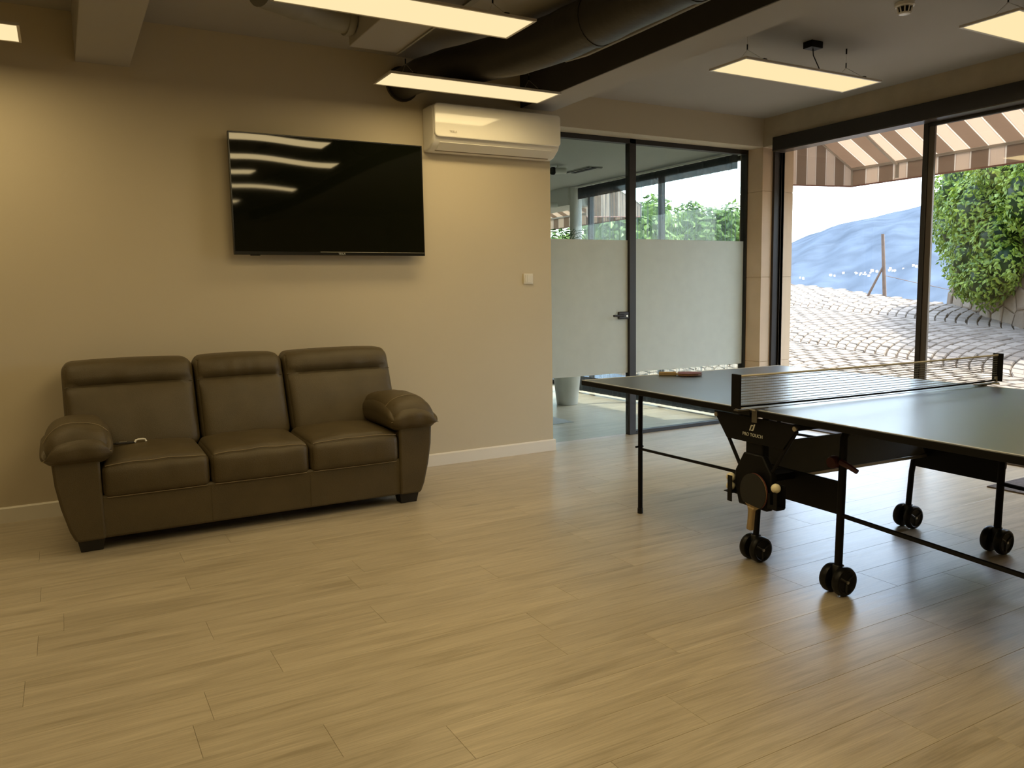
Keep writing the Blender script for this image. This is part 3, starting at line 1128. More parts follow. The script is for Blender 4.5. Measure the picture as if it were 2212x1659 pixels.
ivy = thing('ivy_bush', (WA.x, WA.y, 0.9), 0, 'dense green ivy bush hanging over the stone wall outside', 'bush')
rl = random.Random(5)
cl = []
for (s, out_, z, rs_, ro, rz) in ((0.0, 0.10, 2.35, 0.32, 0.30, 0.40), (0.12, 0.08, 1.98, 0.26, 0.22, 0.40), (0.55, 0.15, 2.55, 0.55, 0.40, 0.50), (0.50, 0.18, 2.05, 0.40, 0.30, 0.46),
                                  (1.02, 0.22, 1.58, 0.38, 0.32, 0.46), (1.10, 0.22, 1.32, 0.30, 0.24, 0.26), (1.10, 0.22, 2.15, 0.50, 0.36, 0.50), (1.45, 0.20, 1.75, 0.30, 0.28, 0.45),
                                  (1.55, 0.15, 2.65, 0.55, 0.40, 0.50), (1.95, 0.15, 2.25, 0.40, 0.34, 0.45), (2.35, 0.12, 2.60, 0.50, 0.36, 0.45), (0.30, -0.2, 2.85, 0.5, 0.4, 0.35), (1.2, -0.2, 2.95, 0.6, 0.4, 0.35), (2.0, -0.2, 2.95, 0.6, 0.4, 0.3), (0.95, 0.2, 1.28, 0.2, 0.16, 0.22), (1.38, 0.24, 1.32, 0.30, 0.26, 0.32), (1.65, 0.2, 1.5, 0.22, 0.2, 0.3)):
    p = wpt(s, out_, z)
    cl.append((p.x, p.y, z, (rs_ + ro) / 2, (rs_ + ro) / 2, rz))
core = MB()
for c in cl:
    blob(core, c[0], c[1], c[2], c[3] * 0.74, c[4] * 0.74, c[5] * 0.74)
core.build('shade_core', leaf_mat('ivy_painted_shade', (0.02, 0.055, 0.008), (0.03, 0.07, 0.01)), ivy, fix=False)  # solid core; shade between the leaves painted as darker green
lv = crown(cl, 19000, 0.066, rl, None)
cam0 = Vector((0, 0, CAMZ))
def lkey(l):
    x, y, z = project(l[0])
    vis = 2015 < x < 2212 and 360 < y < 660
    return (0 if vis else 1, (l[0] - cam0).length)
lv.sort(key=lkey)
mass = MB()
for n_, (p, nr, sz) in enumerate(lv):
    vs, fs = leaf_at(p, nr, sz, rl)
    if n_ < 300:
        MB().add(vs, fs).build('leaf', IVY, ivy, fix=False)
    else:
        mass.add(vs, fs)
mass.build('foliage', IVY, ivy, fix=False)['kind'] = 'stuff'
for s in (0.3, 0.9, 1.4, 2.0):
    MB().tube([wpt(s, 0.02, 2.3), wpt(s + 0.05, 0.05, 2.0), wpt(s + 0.02, 0.04, 1.5)], [0.02, 0.015, 0.006], 6).build('stem', BARK, ivy)


def tree(name, label, x, y, crownspec, count, size, seed):
    g = gz(x, y) - 0.05
    t = thing(name, (x, y, g), 0, label, 'tree', 'trees outside the office window')
    rnd = random.Random(seed)
    cl = [(x + a, y + b, g + c, rx, ry, rz) for a, b, c, rx, ry, rz in crownspec]
    mass = MB()
    for c in cl:
        blob(mass, c[0], c[1], c[2], c[3] * 0.72, c[4] * 0.72, c[5] * 0.72)
    for p, nr, sz in crown(cl, count, size, rnd, None):
        vs, fs = leaf_at(p, nr, sz, rnd)
        mass.add(vs, fs)
    mass.build('crown', TREEL, t, fix=False)['kind'] = 'stuff'
    MB().tube([(x, y, g), (x + 0.03, y, g + 0.5), (x, y + 0.02, g + 1.1)], [0.08, 0.06, 0.03], 8).build('trunk', BARK, t)


tree('evergreen_tree', 'tall evergreen tree seen through curtain just right of the door mullion', 8.9, 11.3,
     [(0, 0, 1.0, 0.75, 0.75, 0.8), (-0.3, 0.3, 1.45, 0.5, 0.5, 0.55), (0.3, -0.2, 1.5, 0.45, 0.45, 0.5), (0.5, -0.4, 0.7, 0.5, 0.5, 0.6)], 2600, 0.13, 21)
tree('evergreen_tree', 'bushy evergreen tree filling the middle of the fixed office glass', 10.2, 13.3,
     [(0, 0, 0.9, 0.8, 0.8, 0.8), (0.2, -0.4, 1.35, 0.45, 0.45, 0.45), (-0.35, 0.3, 1.3, 0.45, 0.45, 0.5), (0.6, -0.6, 0.8, 0.5, 0.5, 0.6)], 2600, 0.13, 22)
tree('evergreen_tree', 'lower evergreen tree beside the right frame of the office glass', 10.6, 11.2,
     [(0, 0, 0.75, 0.65, 0.65, 0.75), (0.2, -0.3, 1.15, 0.4, 0.4, 0.4), (-0.2, 0.3, 1.2, 0.4, 0.4, 0.45)], 2200, 0.13, 23)
tree('evergreen_tree', 'dark evergreen tree beneath the striped awning beyond the office', 8.0, 13.2,
     [(0, 0, 0.9, 0.9, 0.9, 0.75), (-0.5, 0.5, 0.8, 0.6, 0.6, 0.6), (0.5, -0.5, 1.0, 0.6, 0.6, 0.7)], 2200, 0.13, 24)

# fence post with brace and wire at the drive edge
fp = thing('fence_post', (10.68, 7.62, 1.10), 0, 'thin brown fence post with slanting brace at driveway edge', 'post')
MB().tube([(10.68, 7.62, 1.05), (10.65, 7.67, 2.03)], [0.028, 0.022], 8).build('pole', POSTM, fp)
MB().tube([(10.56, 7.82, 1.12), (10.655, 7.655, 1.54)], [0.018, 0.016], 8).build('brace', POSTM, fp)
MB().tube([(10.675, 7.63, 1.42), (10.9, 7.3, 1.31), (11.14, 6.93, 1.20), (11.5, 6.3, 1.10)], 0.004, 5).build('wire', POSTM, fp)


# striped awnings
def awning(y0, y1, label):
    aw = thing('striped_awning', (6.09, (y0 + y1) / 2, 2.26), 0, label, 'awning', 'striped awnings on the outer wall')
    xw, zw, xf, zf, zb = 6.092, 2.88, 7.0, 2.44, 2.265
    th = 0.003
    MB().hexa([(xw, y0, zw - th), (xf, y0, zf - th), (xf, y1, zf - th), (xw, y1, zw - th)], [(xw, y0, zw), (xf, y0, zf), (xf, y1, zf), (xw, y1, zw)]).build('canopy', AWY, aw, smooth=False)
    MB().box(xf - 0.002, xf + 0.002, y0, y1, zb, zf - 0.012).build('front_valance', AWY, aw, smooth=False)
    for yy in (y0, y1):
        MB().prism([(xw, 2.235), (xf, zb), (xf, zf), (xw, zw)], 'y', yy - 0.002, yy + 0.002).build('side_valance', AWX, aw, smooth=False)
        MB().tube([(xw, yy, zw - 0.015), (xf, yy, zf - 0.015)], 0.011, 8).build('side_bar', AWBAR, aw)
        MB().tube([(xw, yy, 2.235), (xf, yy, zb)], 0.008, 6).build('hem', AWHEM, aw)
        MB().tube([(xf - 0.006, yy, zf), (xf - 0.006, yy, zb)], 0.012, 8).build('corner_bar', AWBAR, aw)
    MB().box(xf - 0.022, xf + 0.010, y0, y1, zf - 0.020, zf + 0.004).build('front_bar', AWBAR, aw, bevel=0.003)
    MB().tube([(xf, y0, zb), (xf, y1, zb)], 0.008, 6).build('hem', AWHEM, aw)
    MB().box(xw - 0.008, xw + 0.04, y0, y1, zw - 0.03, zw + 0.03).build('wall_bar', AWBAR, aw)
    yy = y1 - 0.5
    while yy > y0 + 0.3:
        MB().tube([(xw + 0.02, yy, zw - 0.04), (6.55, yy, 2.63), (6.8, yy, 2.50), (xf - 0.02, yy, zf - 0.03)], 0.014, 8).build('rafter', AWBAR, aw)
        MB().box(xf - 0.010, xf - 0.003, yy - 0.018, yy + 0.018, zb + 0.02, zf - 0.02).build('valance_batten', AWBAR, aw)
        yy -= 1.6
    return aw


awning(0.6, 5.408, 'cream and taupe striped awning over the sliding window')
awning(8.75, 13.2, 'cream and taupe striped awning seen through the office glass')

# far hill
def ridge(az):
    pts = [(10, 0.015), (40, 0.022), (45.1, 0.0346), (48.75, 0.0505), (50.13, 0.0597), (52.66, 0.0713), (56.26, 0.0831), (62, 0.100), (75, 0.12), (110, 0.10)]
    for (a, ea), (b, eb) in zip(pts, pts[1:]):
        if az <= b:
            return ea + (eb - ea) * (az - a) / (b - a)
    return 0.1


def hillz(az, r):
    e = ridge(az)
    top = CAMZ + 1200 * e
    t = max(0, min(1, (r - 180) / 1020))
    s = t * t * (3 - 2 * t)
    z = -75 + (top + 75) * s
    z += (5 * math.sin(az * 0.9 + r * 0.011) + 3 * math.sin(az * 2.3 - r * 0.021)) * t * (1 - t) * 4 * 0.6
    if r > 1200:
        z -= (r - 1200) * 0.12
    return z


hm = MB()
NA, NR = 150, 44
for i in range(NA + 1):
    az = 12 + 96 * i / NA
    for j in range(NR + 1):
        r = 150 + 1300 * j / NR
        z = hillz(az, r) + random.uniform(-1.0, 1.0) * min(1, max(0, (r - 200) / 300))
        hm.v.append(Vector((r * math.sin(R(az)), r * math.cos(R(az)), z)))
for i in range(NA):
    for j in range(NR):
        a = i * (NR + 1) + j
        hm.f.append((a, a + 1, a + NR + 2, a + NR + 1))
tag(hm.build('distant_hill', HAZEHILL, fix=False, angle=80), 'long forested hill painted haze blue, rising behind the driveway', 'hill', kind='structure')


def ground_at(px, py):
    d = (RIGHT * ((px - 1106) / FPX) - UP * ((py - 829.5) / FPX) + FWD)
    az = math.degrees(math.atan2(d.x, d.y))
    el = d.z / math.hypot(d.x, d.y)
    for r in range(200, 1200, 4):
        if hillz(az, r) >= CAMZ + r * el:
            return Vector((r * math.sin(R(az)), r * math.cos(R(az)), hillz(az, r)))
    return None


rh = random.Random(2)
built = []
village = []
for (vx, vy, sx_, sy_, cnt) in ((1798, 597, 5, 1.5, 2), (1821, 592, 2, 1, 1), (1862, 595, 15, 2.5, 9), (1886, 590, 9, 2, 4), (1926, 586, 9, 2, 5), (1952, 583, 3, 1, 1), (1974, 577, 6, 1, 2), (1733, 604, 7, 2, 3)):
    for _ in range(cnt):
        for tr_ in range(30):
            q = (vx + rh.uniform(-sx_, sx_), vy + rh.uniform(-sy_, sy_))
            if all(abs(q[0] - o_[0]) > 4.2 or abs(q[1] - o_[1]) > 2.2 for o_ in village):
                village.append((q[0], q[1], rh.uniform(0.28, 0.5)))
                break
for n_, (px, py, s) in enumerate(village):
    g = ground_at(px, py)
    if g is None:
        continue
    k = 2.1 * s * g.length / 700
    if any((g - o_).length < 3.2 * k for o_ in built):
        continue
    built.append(g)
    h = thing('far_house', tuple(g), rh.uniform(0, 3), 'tiny white house of the village scattered low on the distant hill', 'house', 'hill village houses', local=True)
    MB().box(-k, k, -k * 0.7, k * 0.7, -2, k * 1.2).build('wall', HOUSEW, h, smooth=False)
    MB().prism([(-k * 0.8, k * 1.2), (k * 0.8, k * 1.2), (0, k * 1.7)], 'x', -k * 1.05, k * 1.05).build('roof', HOUSER, h, smooth=False)

# ------------------------------------------------------------------ ceiling services
duct = thing('air_duct', (2.66, 3.5, 2.6), 0, 'thick black wrapped air duct curving under the ceiling to the wall', 'duct')
path = [(2.66, -4.4), (2.66, -2), (2.66, 0), (2.66, 2.0), (2.66, 3.2), (2.66, 3.7), (2.63, 4.05), (2.55, 4.35), (2.42, 4.62), (2.29, 4.84), (2.20, 5.06), (2.17, 5.338)]
pp, rr_ = [], []
rd = random.Random(9)
for (a, b) in zip(path, path[1:]):
    n = max(1, int(math.hypot(b[0] - a[0], b[1] - a[1]) / 0.09))
    for k in range(n):
        t = k / n
        pp.append((a[0] + (b[0] - a[0]) * t, a[1] + (b[1] - a[1]) * t, 2.735 + 0.006 * math.sin(len(pp) * 0.31)))
        rr_.append(0.138 + rd.uniform(-0.003, 0.003))
pp.append((2.17, 5.338, 2.735))
rr_.append(0.14)
for q in range(len(pp)):
    rr_[q] *= 1 - 0.27 * max(0.0, min(1.0, (pp[q][1] - 4.3) / 0.9))
    pp[q] = (pp[q][0], pp[q][1], pp[q][2] - 0.02 * max(0.0, min(1.0, (pp[q][1] - 4.3) / 0.9)))
MB().tube(pp, rr_, 24).build('hose', DUCTM, duct, angle=60)
for q in (28, 44, 62, 72, 76, 80, 88):
    if q + 1 < len(pp):
        a, b = Vector(pp[q]), Vector(pp[q + 1])
        MB().tube([a, a + (b - a).normalized() * 0.03], rr_[q] + 0.004, 24).build('clamp_band', DUCTM, duct)
MB().lathe([(0.118, 5.318), (0.118, 5.341)], (2.17, 0, 2.715), 'y', 24).build('wall_flange', DUCTM, duct)
for y in (0.5, 2.4, 3.9):
    MB().tube([(2.66, y, 2.86), (2.66, y, 2.9)], 0.006, 6).build('hanger', BLACK, duct)
tag(MB().tube([(2.87, -4.4, 2.685), (2.87, 3.6, 2.685), (2.865, 4.1, 2.687), (2.85, 4.3, 2.70), (2.83, 4.45, 2.77), (2.83, 4.45, 2.897)], 0.014, 8).build('conduit', DUCTG), 'thin grey conduit running beside the black duct', 'conduit')
plen = thing('duct_plenum', (1.69, 3.9, 2.68), 0, 'grey sheet metal duct box under the ceiling near the wall', 'duct box')
MB().box(1.545, 1.838, 3.05, 4.575, 2.685, HC).build('box', GREY, plen, bevel=0.004)
MB().box(1.835, 1.846, 3.05, 4.58, 2.676, 2.686).build('flange', DUCTG, plen)
hose = thing('flexible_duct', (1.2, 4.4, 2.7), 0, 'small pale grey duct sleeve joining the duct box', 'duct')
pts, rs2 = [], []
for k in range(26):
    t = k / 25
    pts.append((0.98 + 0.56 * t, 4.25 + 0.22 * math.sin(t * 1.57), 2.80 + 0.01 * math.sin(t * 3)))
    rs2.append(0.083 + (0.004 if k in (9, 10, 18, 20, 22, 24) else 0))
MB().tube(pts, rs2, 20).build('sleeve', DUCTG, hose, angle=60)
MB().tube([(1.49, 4.468, 2.803), (1.52, 4.47, 2.803)], 0.094, 20).build('clamp_band', DUCTG, hose)
MB().tube([(0.98, 4.25, 2.80), (0.955, 4.23, 2.83), (0.95, 4.22, 2.90)], [0.083, 0.083, 0.08], 20).build('elbow', DUCTG, hose)
tag(MB().box(2.05, 2.12, -1.0, 4.2, 2.86, HC).build('cable_tray', DUCTG, bevel=0.003), 'narrow grey cable tray on the ceiling beside the black duct', 'cable tray')


# ------------------------------------------------------------------ suspended panels
def led_panel(x0, y0, hc, label, box_at=None, cord=None, lx=1.2, ly=0.3, z=2.57):
    x1, y1 = x0 + lx, y0 + ly
    p = thing('led_panel', ((x0 + x1) / 2, (y0 + y1) / 2, z), 0, label, 'ceiling lamp', 'suspended light panels')
    f = 0.012
    fr = MB()
    fr.box(x0, x1, y0, y0 + f, z, z + 0.012).box(x0, x1, y1 - f, y1, z, z + 0.012).box(x0, x0 + f, y0 + f, y1 - f, z, z + 0.012).box(x1 - f, x1, y0 + f, y1 - f, z, z + 0.012)
    fr.box(x0 + f, x1 - f, y0 + f, y1 - f, z + 0.008, z + 0.012)
    fr.build('frame', ALU, p, smooth=False)
    MB().box(x0 + f, x1 - f, y0 + f, y1 - f, z + 0.002, z + 0.006).build('diffuser', PANEL, p, smooth=False)
    ym = (y0 + y1) / 2
    for xx in (x0 + 0.16, x1 - 0.16):
        apex = (xx, ym, z + 0.105)
        wv = MB()
        wv.tube([(xx, y0 + 0.012, z + 0.012), apex], 0.0012, 4).tube([(xx, y1 - 0.012, z + 0.012), apex], 0.0012, 4).tube([apex, (xx, ym, hc)], 0.0012, 4)
        wv.build('wire', STEEL, p)
        MB().tube([(xx, ym, z + 0.105), (xx, ym, z + 0.135)], 0.004, 6).build('gripper', BLACK, p)
        MB().tube([(xx, ym, hc - 0.035), (xx, ym, hc - 0.002)], 0.005, 6).build('ceiling_anchor', BLACK, p)
        for yy in (y0 + 0.014, y1 - 0.014):
            MB().box(xx - 0.012, xx + 0.012, yy - 0.008, yy + 0.008, z + 0.012, z + 0.020).build('clip', BLACK, p)
    if box_at:
        bx, by = box_at
        MB().box(bx - 0.05, bx + 0.05, by - 0.035, by + 0.035, hc - 0.042, hc - 0.001).build('driver_box', BLACK, p, bevel=0.002)
        MB().tube([(bx, by, hc - 0.04), (bx + 0.005, by, hc - 0.08), (bx + 0.05, by + 0.01, hc - 0.12), (bx + 0.085, by + 0.02, hc - 0.145), (bx + 0.08, by + 0.03, hc - 0.175), (bx + 0.04, ym, z + 0.014)], 0.0035, 6).build('cord', BLACK, p)
    ld = bpy.data.lights.new('panel_light', 'AREA')
    ld.shape = 'RECTANGLE'
    ld.size, ld.size_y = lx - 2 * f, ly - 2 * f
    ld.energy = LAMP_POWER
    ld.color = LAMP_COLOR
    lo = bpy.data.objects.new('panel_light', ld)
    col.objects.link(lo)
    lo.parent = p
    lo.location = (0, 0, -0.004)
    return p


led_panel(-1.275, 4.575, HC, 'lit panel cut off by the left edge of the picture')
led_panel(0.905, 3.43, HC, 'large lit panel cut off by the top edge, above the television')
led_panel(1.79, 4.575, HC, 'lit panel hanging just above the air conditioner')
led_panel(3.495, 3.425, HL, 'lit panel with driver box in front of the office glass', (4.22, 3.575))
led_panel(4.095, 2.255, HL, 'lit panel cut off in the top right corner', (4.80, 2.42))
led_panel(1.30, 2.43, HC, 'lit panel whose reflection is the second streak on the television')
led_panel(0.70, 1.45, HC, 'lit panel behind the viewer, third reflection streak on television')
led_panel(1.36, 0.35, HC, 'lit panel behind the viewer, wavy fourth reflection streak on television')
led_panel(1.10, -1.2, HC, 'lit panel far behind the viewer, lowest reflection streak on television')
led_panel(-1.6, 2.4, HC, 'lit panel over the left side of the room outside the picture')
led_panel(-1.6, 0.2, HC, 'lit panel at the rear left of the room outside the picture')

smo = thing('smoke_detector', (4.11, 2.875, HL - 0.06), 0, 'white round smoke detector on the grey ceiling', 'smoke detector')
MB().lathe([(0.052, HL - 0.001), (0.052, HL - 0.018), (0.046, HL - 0.024), (0.0, HL - 0.024)], (4.11, 2.875, 0), 'z', 24).build('base', ACW, smo)
MB().lathe([(0.030, HL - 0.024), (0.036, HL - 0.026), (0.030, HL - 0.05), (0.0, HL - 0.05)], (4.11, 2.875, 0), 'z', 24).build('chamber', BLACK, smo)
for q in range(10):
    a = q * math.pi / 5
    MB().tube([(4.11 + 0.040 * math.cos(a), 2.875 + 0.040 * math.sin(a), HL - 0.024), (4.11 + 0.030 * math.cos(a), 2.875 + 0.030 * math.sin(a), HL - 0.053)], 0.004, 6).build('rib', ACW, smo)
MB().lathe([(0.031, HL - 0.052), (0.028, HL - 0.060), (0.012, HL - 0.063), (0.0, HL - 0.063)], (4.11, 2.875, 0), 'z', 24).build('cap', ACW, smo)

# ------------------------------------------------------------------ television
YT = 5.245
tx0, tx1, tz0, tz1 = 0.972, 2.266, 1.536, 2.292
tv = thing('television', ((tx0 + tx1) / 2, YT + 0.03, tz0), 0, 'large black flat television on the beige wall above the sofa', 'television')
MB().box(tx0, tx1, YT + 0.002, YT + 0.03, tz0, tz1).build('housing', TVB, tv, bevel=0.003)
MB().box(tx0 + 0.3, tx1 - 0.3, YT + 0.03, YT + 0.07, tz0 + 0.05, tz1 - 0.25).build('rear_bulge', TVB, tv, bevel=0.01)
MB().box(tx0 + 0.4, tx1 - 0.4, YT + 0.07, YW - 0.001, tz0 + 0.2, tz1 - 0.3).build('wall_bracket', BLACK, tv)
# slightly bowed glossy panel
sm = MB()
n, m_ = 40, 20
for j in range(m_ + 1):
    for i in range(n + 1):
        u, v = i / n, j / m_
        x = tx0 + 0.008 + (tx1 - tx0 - 0.016) * u
        z = tz0 + 0.022 + (tz1 - tz0 - 0.030) * v
        d = 0.0011 * math.sin(u * 9.2 + 0.6) * math.sin(v * 2.6 + 0.8)
        sm.v.append(Vector((x, YT + 0.0005 + d, z)))
for j in range(m_):
    for i in range(n):
        a = j * (n + 1) + i
        sm.f.append((a, a + 1, a + n + 2, a + n + 1))
sm.build('screen', SCREEN, tv, fix=False, angle=80)
bz = MB()
bz.box(tx0, tx1, YT - 0.002, YT + 0.006, tz0, tz0 + 0.021).box(tx0, tx1, YT - 0.002, YT + 0.006, tz1 - 0.008, tz1).box(tx0, tx0 + 0.008, YT - 0.002, YT + 0.006, tz0 + 0.021, tz1 - 0.008).box(tx1 - 0.008, tx1, YT - 0.002, YT + 0.006, tz0 + 0.021, tz1 - 0.008)
bz.build('bezel', TVB, tv, bevel=0.001, seg=1)
MB().box(1.52, tx1 - 0.006, YT - 0.0028, YT - 0.002, tz0 + 0.0195, tz0 + 0.0218).build('chrome_strip', PRINT, tv)
text_mesh('TESLA', 0.0165, (1.665, YT - 0.003, tz0 + 0.0045), (1, 0, 0), (0, 0, 1), space=1.1).build('brand_letters', PRINTW, tv, smooth=False)
MB().box(tx0 + 0.10, tx0 + 0.16, YT, YT + 0.02, tz0 - 0.006, tz0).build('sensor', TVB, tv, bevel=0.002)

# ------------------------------------------------------------------ air conditioner
ax0, ax1 = 2.318, 3.352
ac = thing('air_conditioner', ((ax0 + ax1) / 2, YW - 0.1, 2.26), 0, 'white wall air conditioner with glossy front beside the television', 'air conditioner')
prof = [(YW - 0.001, 2.268), (YW - 0.055, 2.262), (YW - 0.105, 2.276), (YW - 0.168, 2.322), (YW - 0.186, 2.352), (YW - 0.190, 2.46), (YW - 0.186, 2.53), (YW - 0.170, 2.558), (YW - 0.14, 2.566), (YW - 0.001, 2.570)]
MB().prism(prof, 'x', ax0, ax1).build('body', ACW, ac, bevel=0.012, seg=3)
rp = []
for (cx_, cz_, a0) in ((ax1 - 0.034, 2.544, 0), (ax0 + 0.034, 2.544, 90), (ax0 + 0.034, 2.376, 180), (ax1 - 0.034, 2.376, 270)):
    for q in range(7):
        an = R(a0 + 15 * q)
        rp.append((cx_ + 0.030 * math.cos(an), cz_ + 0.030 * math.sin(an)))
MB().prism(rp, 'y', YW - 0.207, YW - 0.150).build('front_panel', ACGL, ac, bevel=0.007, seg=3)
fl = MB()
a, b = Vector((0, YW - 0.168, 2.325)), Vector((0, YW - 0.075, 2.262))
d = (b - a).normalized()
nn = Vector((0, d.z, -d.y))
if nn.z > 0:
    nn = -nn
for u in (0.0,):
    p0, p1 = a + d * 0.006, a + d * 0.088
    fl.hexa([(ax0 + 0.055, p0.y, p0.z), (ax1 - 0.055, p0.y, p0.z), (ax1 - 0.055, p1.y, p1.z), (ax0 + 0.055, p1.y, p1.z)],
            [tuple(Vector((ax0 + 0.055, p0.y, p0.z)) + nn * 0.006), tuple(Vector((ax1 - 0.055, p0.y, p0.z)) + nn * 0.006), tuple(Vector((ax1 - 0.055, p1.y, p1.z)) + nn * 0.006), tuple(Vector((ax0 + 0.055, p1.y, p1.z)) + nn * 0.006)])
fl.build('air_flap', ACW, ac, bevel=0.002)
MB().tube([(ax0 + 0.05, (a + d * 0.093).y, (a + d * 0.093).z - 0.003), (ax1 - 0.05, (a + d * 0.093).y, (a + d * 0.093).z - 0.003)], 0.004, 6).build('flap_slot', ACG, ac)
text_mesh('TESLA', 0.020, (ax0 + 0.14, YW - 0.2105, 2.378), (1, 0, 0), (0, 0, 1), space=1.1).build('brand_letters', PRINT, ac, smooth=False)

# ------------------------------------------------------------------ light switch
sw = thing('light_switch', (3.165, YW, 1.33), 0, 'small white light switch on the wall beside the glass door', 'switch')
MB().box(3.124, 3.206, YW - 0.012, YW, 1.332, 1.412).build('plate', ACW, sw, bevel=0.003)
MB().box(3.134, 3.152, YW - 0.016, YW - 0.010, 1.343, 1.401).build('rocker', ACW, sw, bevel=0.002)
MB().box(3.155, 3.196, YW - 0.016, YW - 0.010, 1.343, 1.401).build('rocker', ACW, sw, bevel=0.002)

# ------------------------------------------------------------------ sofa
SX = 0.9155
sofa = thing('leather_sofa', (SX, 4.9, 0), 0, 'brown leather three seat sofa with padded arms against the wall', 'sofa')
# base rail
MB().box(0.10, 1.73, 4.445, 5.25, 0.062, 0.285).build('base', LEATHER, sofa, bevel=0.015, seg=3)
for x in (0.637, 1.172):
    MB().box(x - 0.0012, x + 0.0012, 4.4435, 4.446, 0.07, 0.27).build('base_seam', LEATHER, sofa)
soft_box(SX, 5.255, 0.47, 1.86, 0.12, 0.80, 0.03).build('back_frame', LEATHER, sofa)


def wr(x, z, s):
    return math.sin(x * 31 + s) * math.sin(z * 23 + s * 1.7)


def seat_fn(x0, x1, seed):
    def fn(p, w):
        bx, by = 1 - p[0] ** 2, 1 - p[1] ** 2
        z = w.z
        if p[2] > 0:
            z += 0.035 * p[2] * (max(0, bx) ** 0.6) * (0.35 + 0.65 * max(0, 1 - p[1] ** 4) ** 0.7) + 0.003 * wr(w.x, w.y, seed) * bx
            z += 0.012 * (p[1] + 1) / 2
        y = w.y
        if p[1] < -0.3:
            y -= 0.022 * max(0, 1 - p[2] ** 2) * max(0, bx) ** 0.5 * min(1, (-p[1] - 0.3) / 0.5)
            y += 0.004 * math.sin(w.x * 46 + seed * 2) * max(0, 1 - p[2] ** 2) * bx * min(1, (-p[1] - 0.3) / 0.5)
        return (w.x, y, z)
    return fn


for n_, (x0, x1) in enumerate(((0.119, 0.636), (0.640, 1.171), (1.175, 1.712))):
    cx, sx = (x0 + x1) / 2, x1 - x0
    fn = seat_fn(x0, x1, n_ * 1.3 + 0.4)
    c_ = soft_box(cx, 4.68, 0.352, sx, 0.50, 0.178, 0.04, fn, nm=12).build('seat_cushion', LEATHER, sofa, angle=80)
    for up in (1, -1):
        pts = []
        for k in range(25):
            u = -0.93 + 1.86 * k / 24
            q = fn((u, -0.95, up * 0.87), Vector((cx + u * sx / 2, 4.43 + 0.0117, 0.352 + up * (0.089 - 0.0117))))
            pts.append((q[0], q[1] - 0.0012, q[2] + up * 0.0012))
        MB().tube(pts, 0.0022, 5).build('seam', STITCH, c_)


def back_fn(zs, seed):
    def fn(p, w):
        bx = max(0, 1 - p[0] ** 2)
        t = (w.z - 0.42) / 0.51
        y = w.y + 0.20 * t
        if p[1] < 0:
            g = math.exp(-((w.z - zs) / 0.016) ** 2)
            y += 0.017 * g * min(1, bx * 6)
            f = -p[1]
            if w.z < zs:
                v = (w.z - 0.40) / (zs - 0.40)
            else:
                v = (w.z - zs) / (0.94 - zs)
            bulge = max(0, 4 * v * (1 - v)) ** 0.6
            y -= f * bulge * (0.034 if w.z < zs else 0.028) * bx ** 0.4
            y += f * 0.004 * wr(w.x * 0.8, w.z * 0.6, seed) * bx
            # puckers by the seams
            y += f * 0.006 * math.sin(w.x * 61 + seed + 2.0 * math.sin(w.x * 13)) * math.exp(-((w.z - zs - 0.05) / 0.05) ** 2) * bx
        z = w.z
        if p[2] > 0:
            z += 0.014 * p[2] * bx ** 0.6
        x = w.x
        return (x, y, z)
    return fn


for n_, (x0, x1) in enumerate(((-0.025, 0.664), (0.670, 1.190), (1.196, 1.895))):
    cx, sx = (x0 + x1) / 2, x1 - x0
    fn = back_fn(0.785, n_ * 2.1)
    c_ = soft_box(cx, 4.975, 0.665, sx, 0.20, 0.50, 0.055, fn, ne=5, nm=16).build('back_cushion', LEATHER, sofa, angle=80)
    pts = []
    for k in range(25):
        u = -0.97 + 1.94 * k / 24
        q = fn((u, -1, 0), Vector((cx + u * sx / 2, 4.875, 0.785)))
        pts.append((q[0], q[1] + 0.0005, 0.785))
    MB().tube(pts, 0.0022, 5).build('seam', LEATHER, c_)

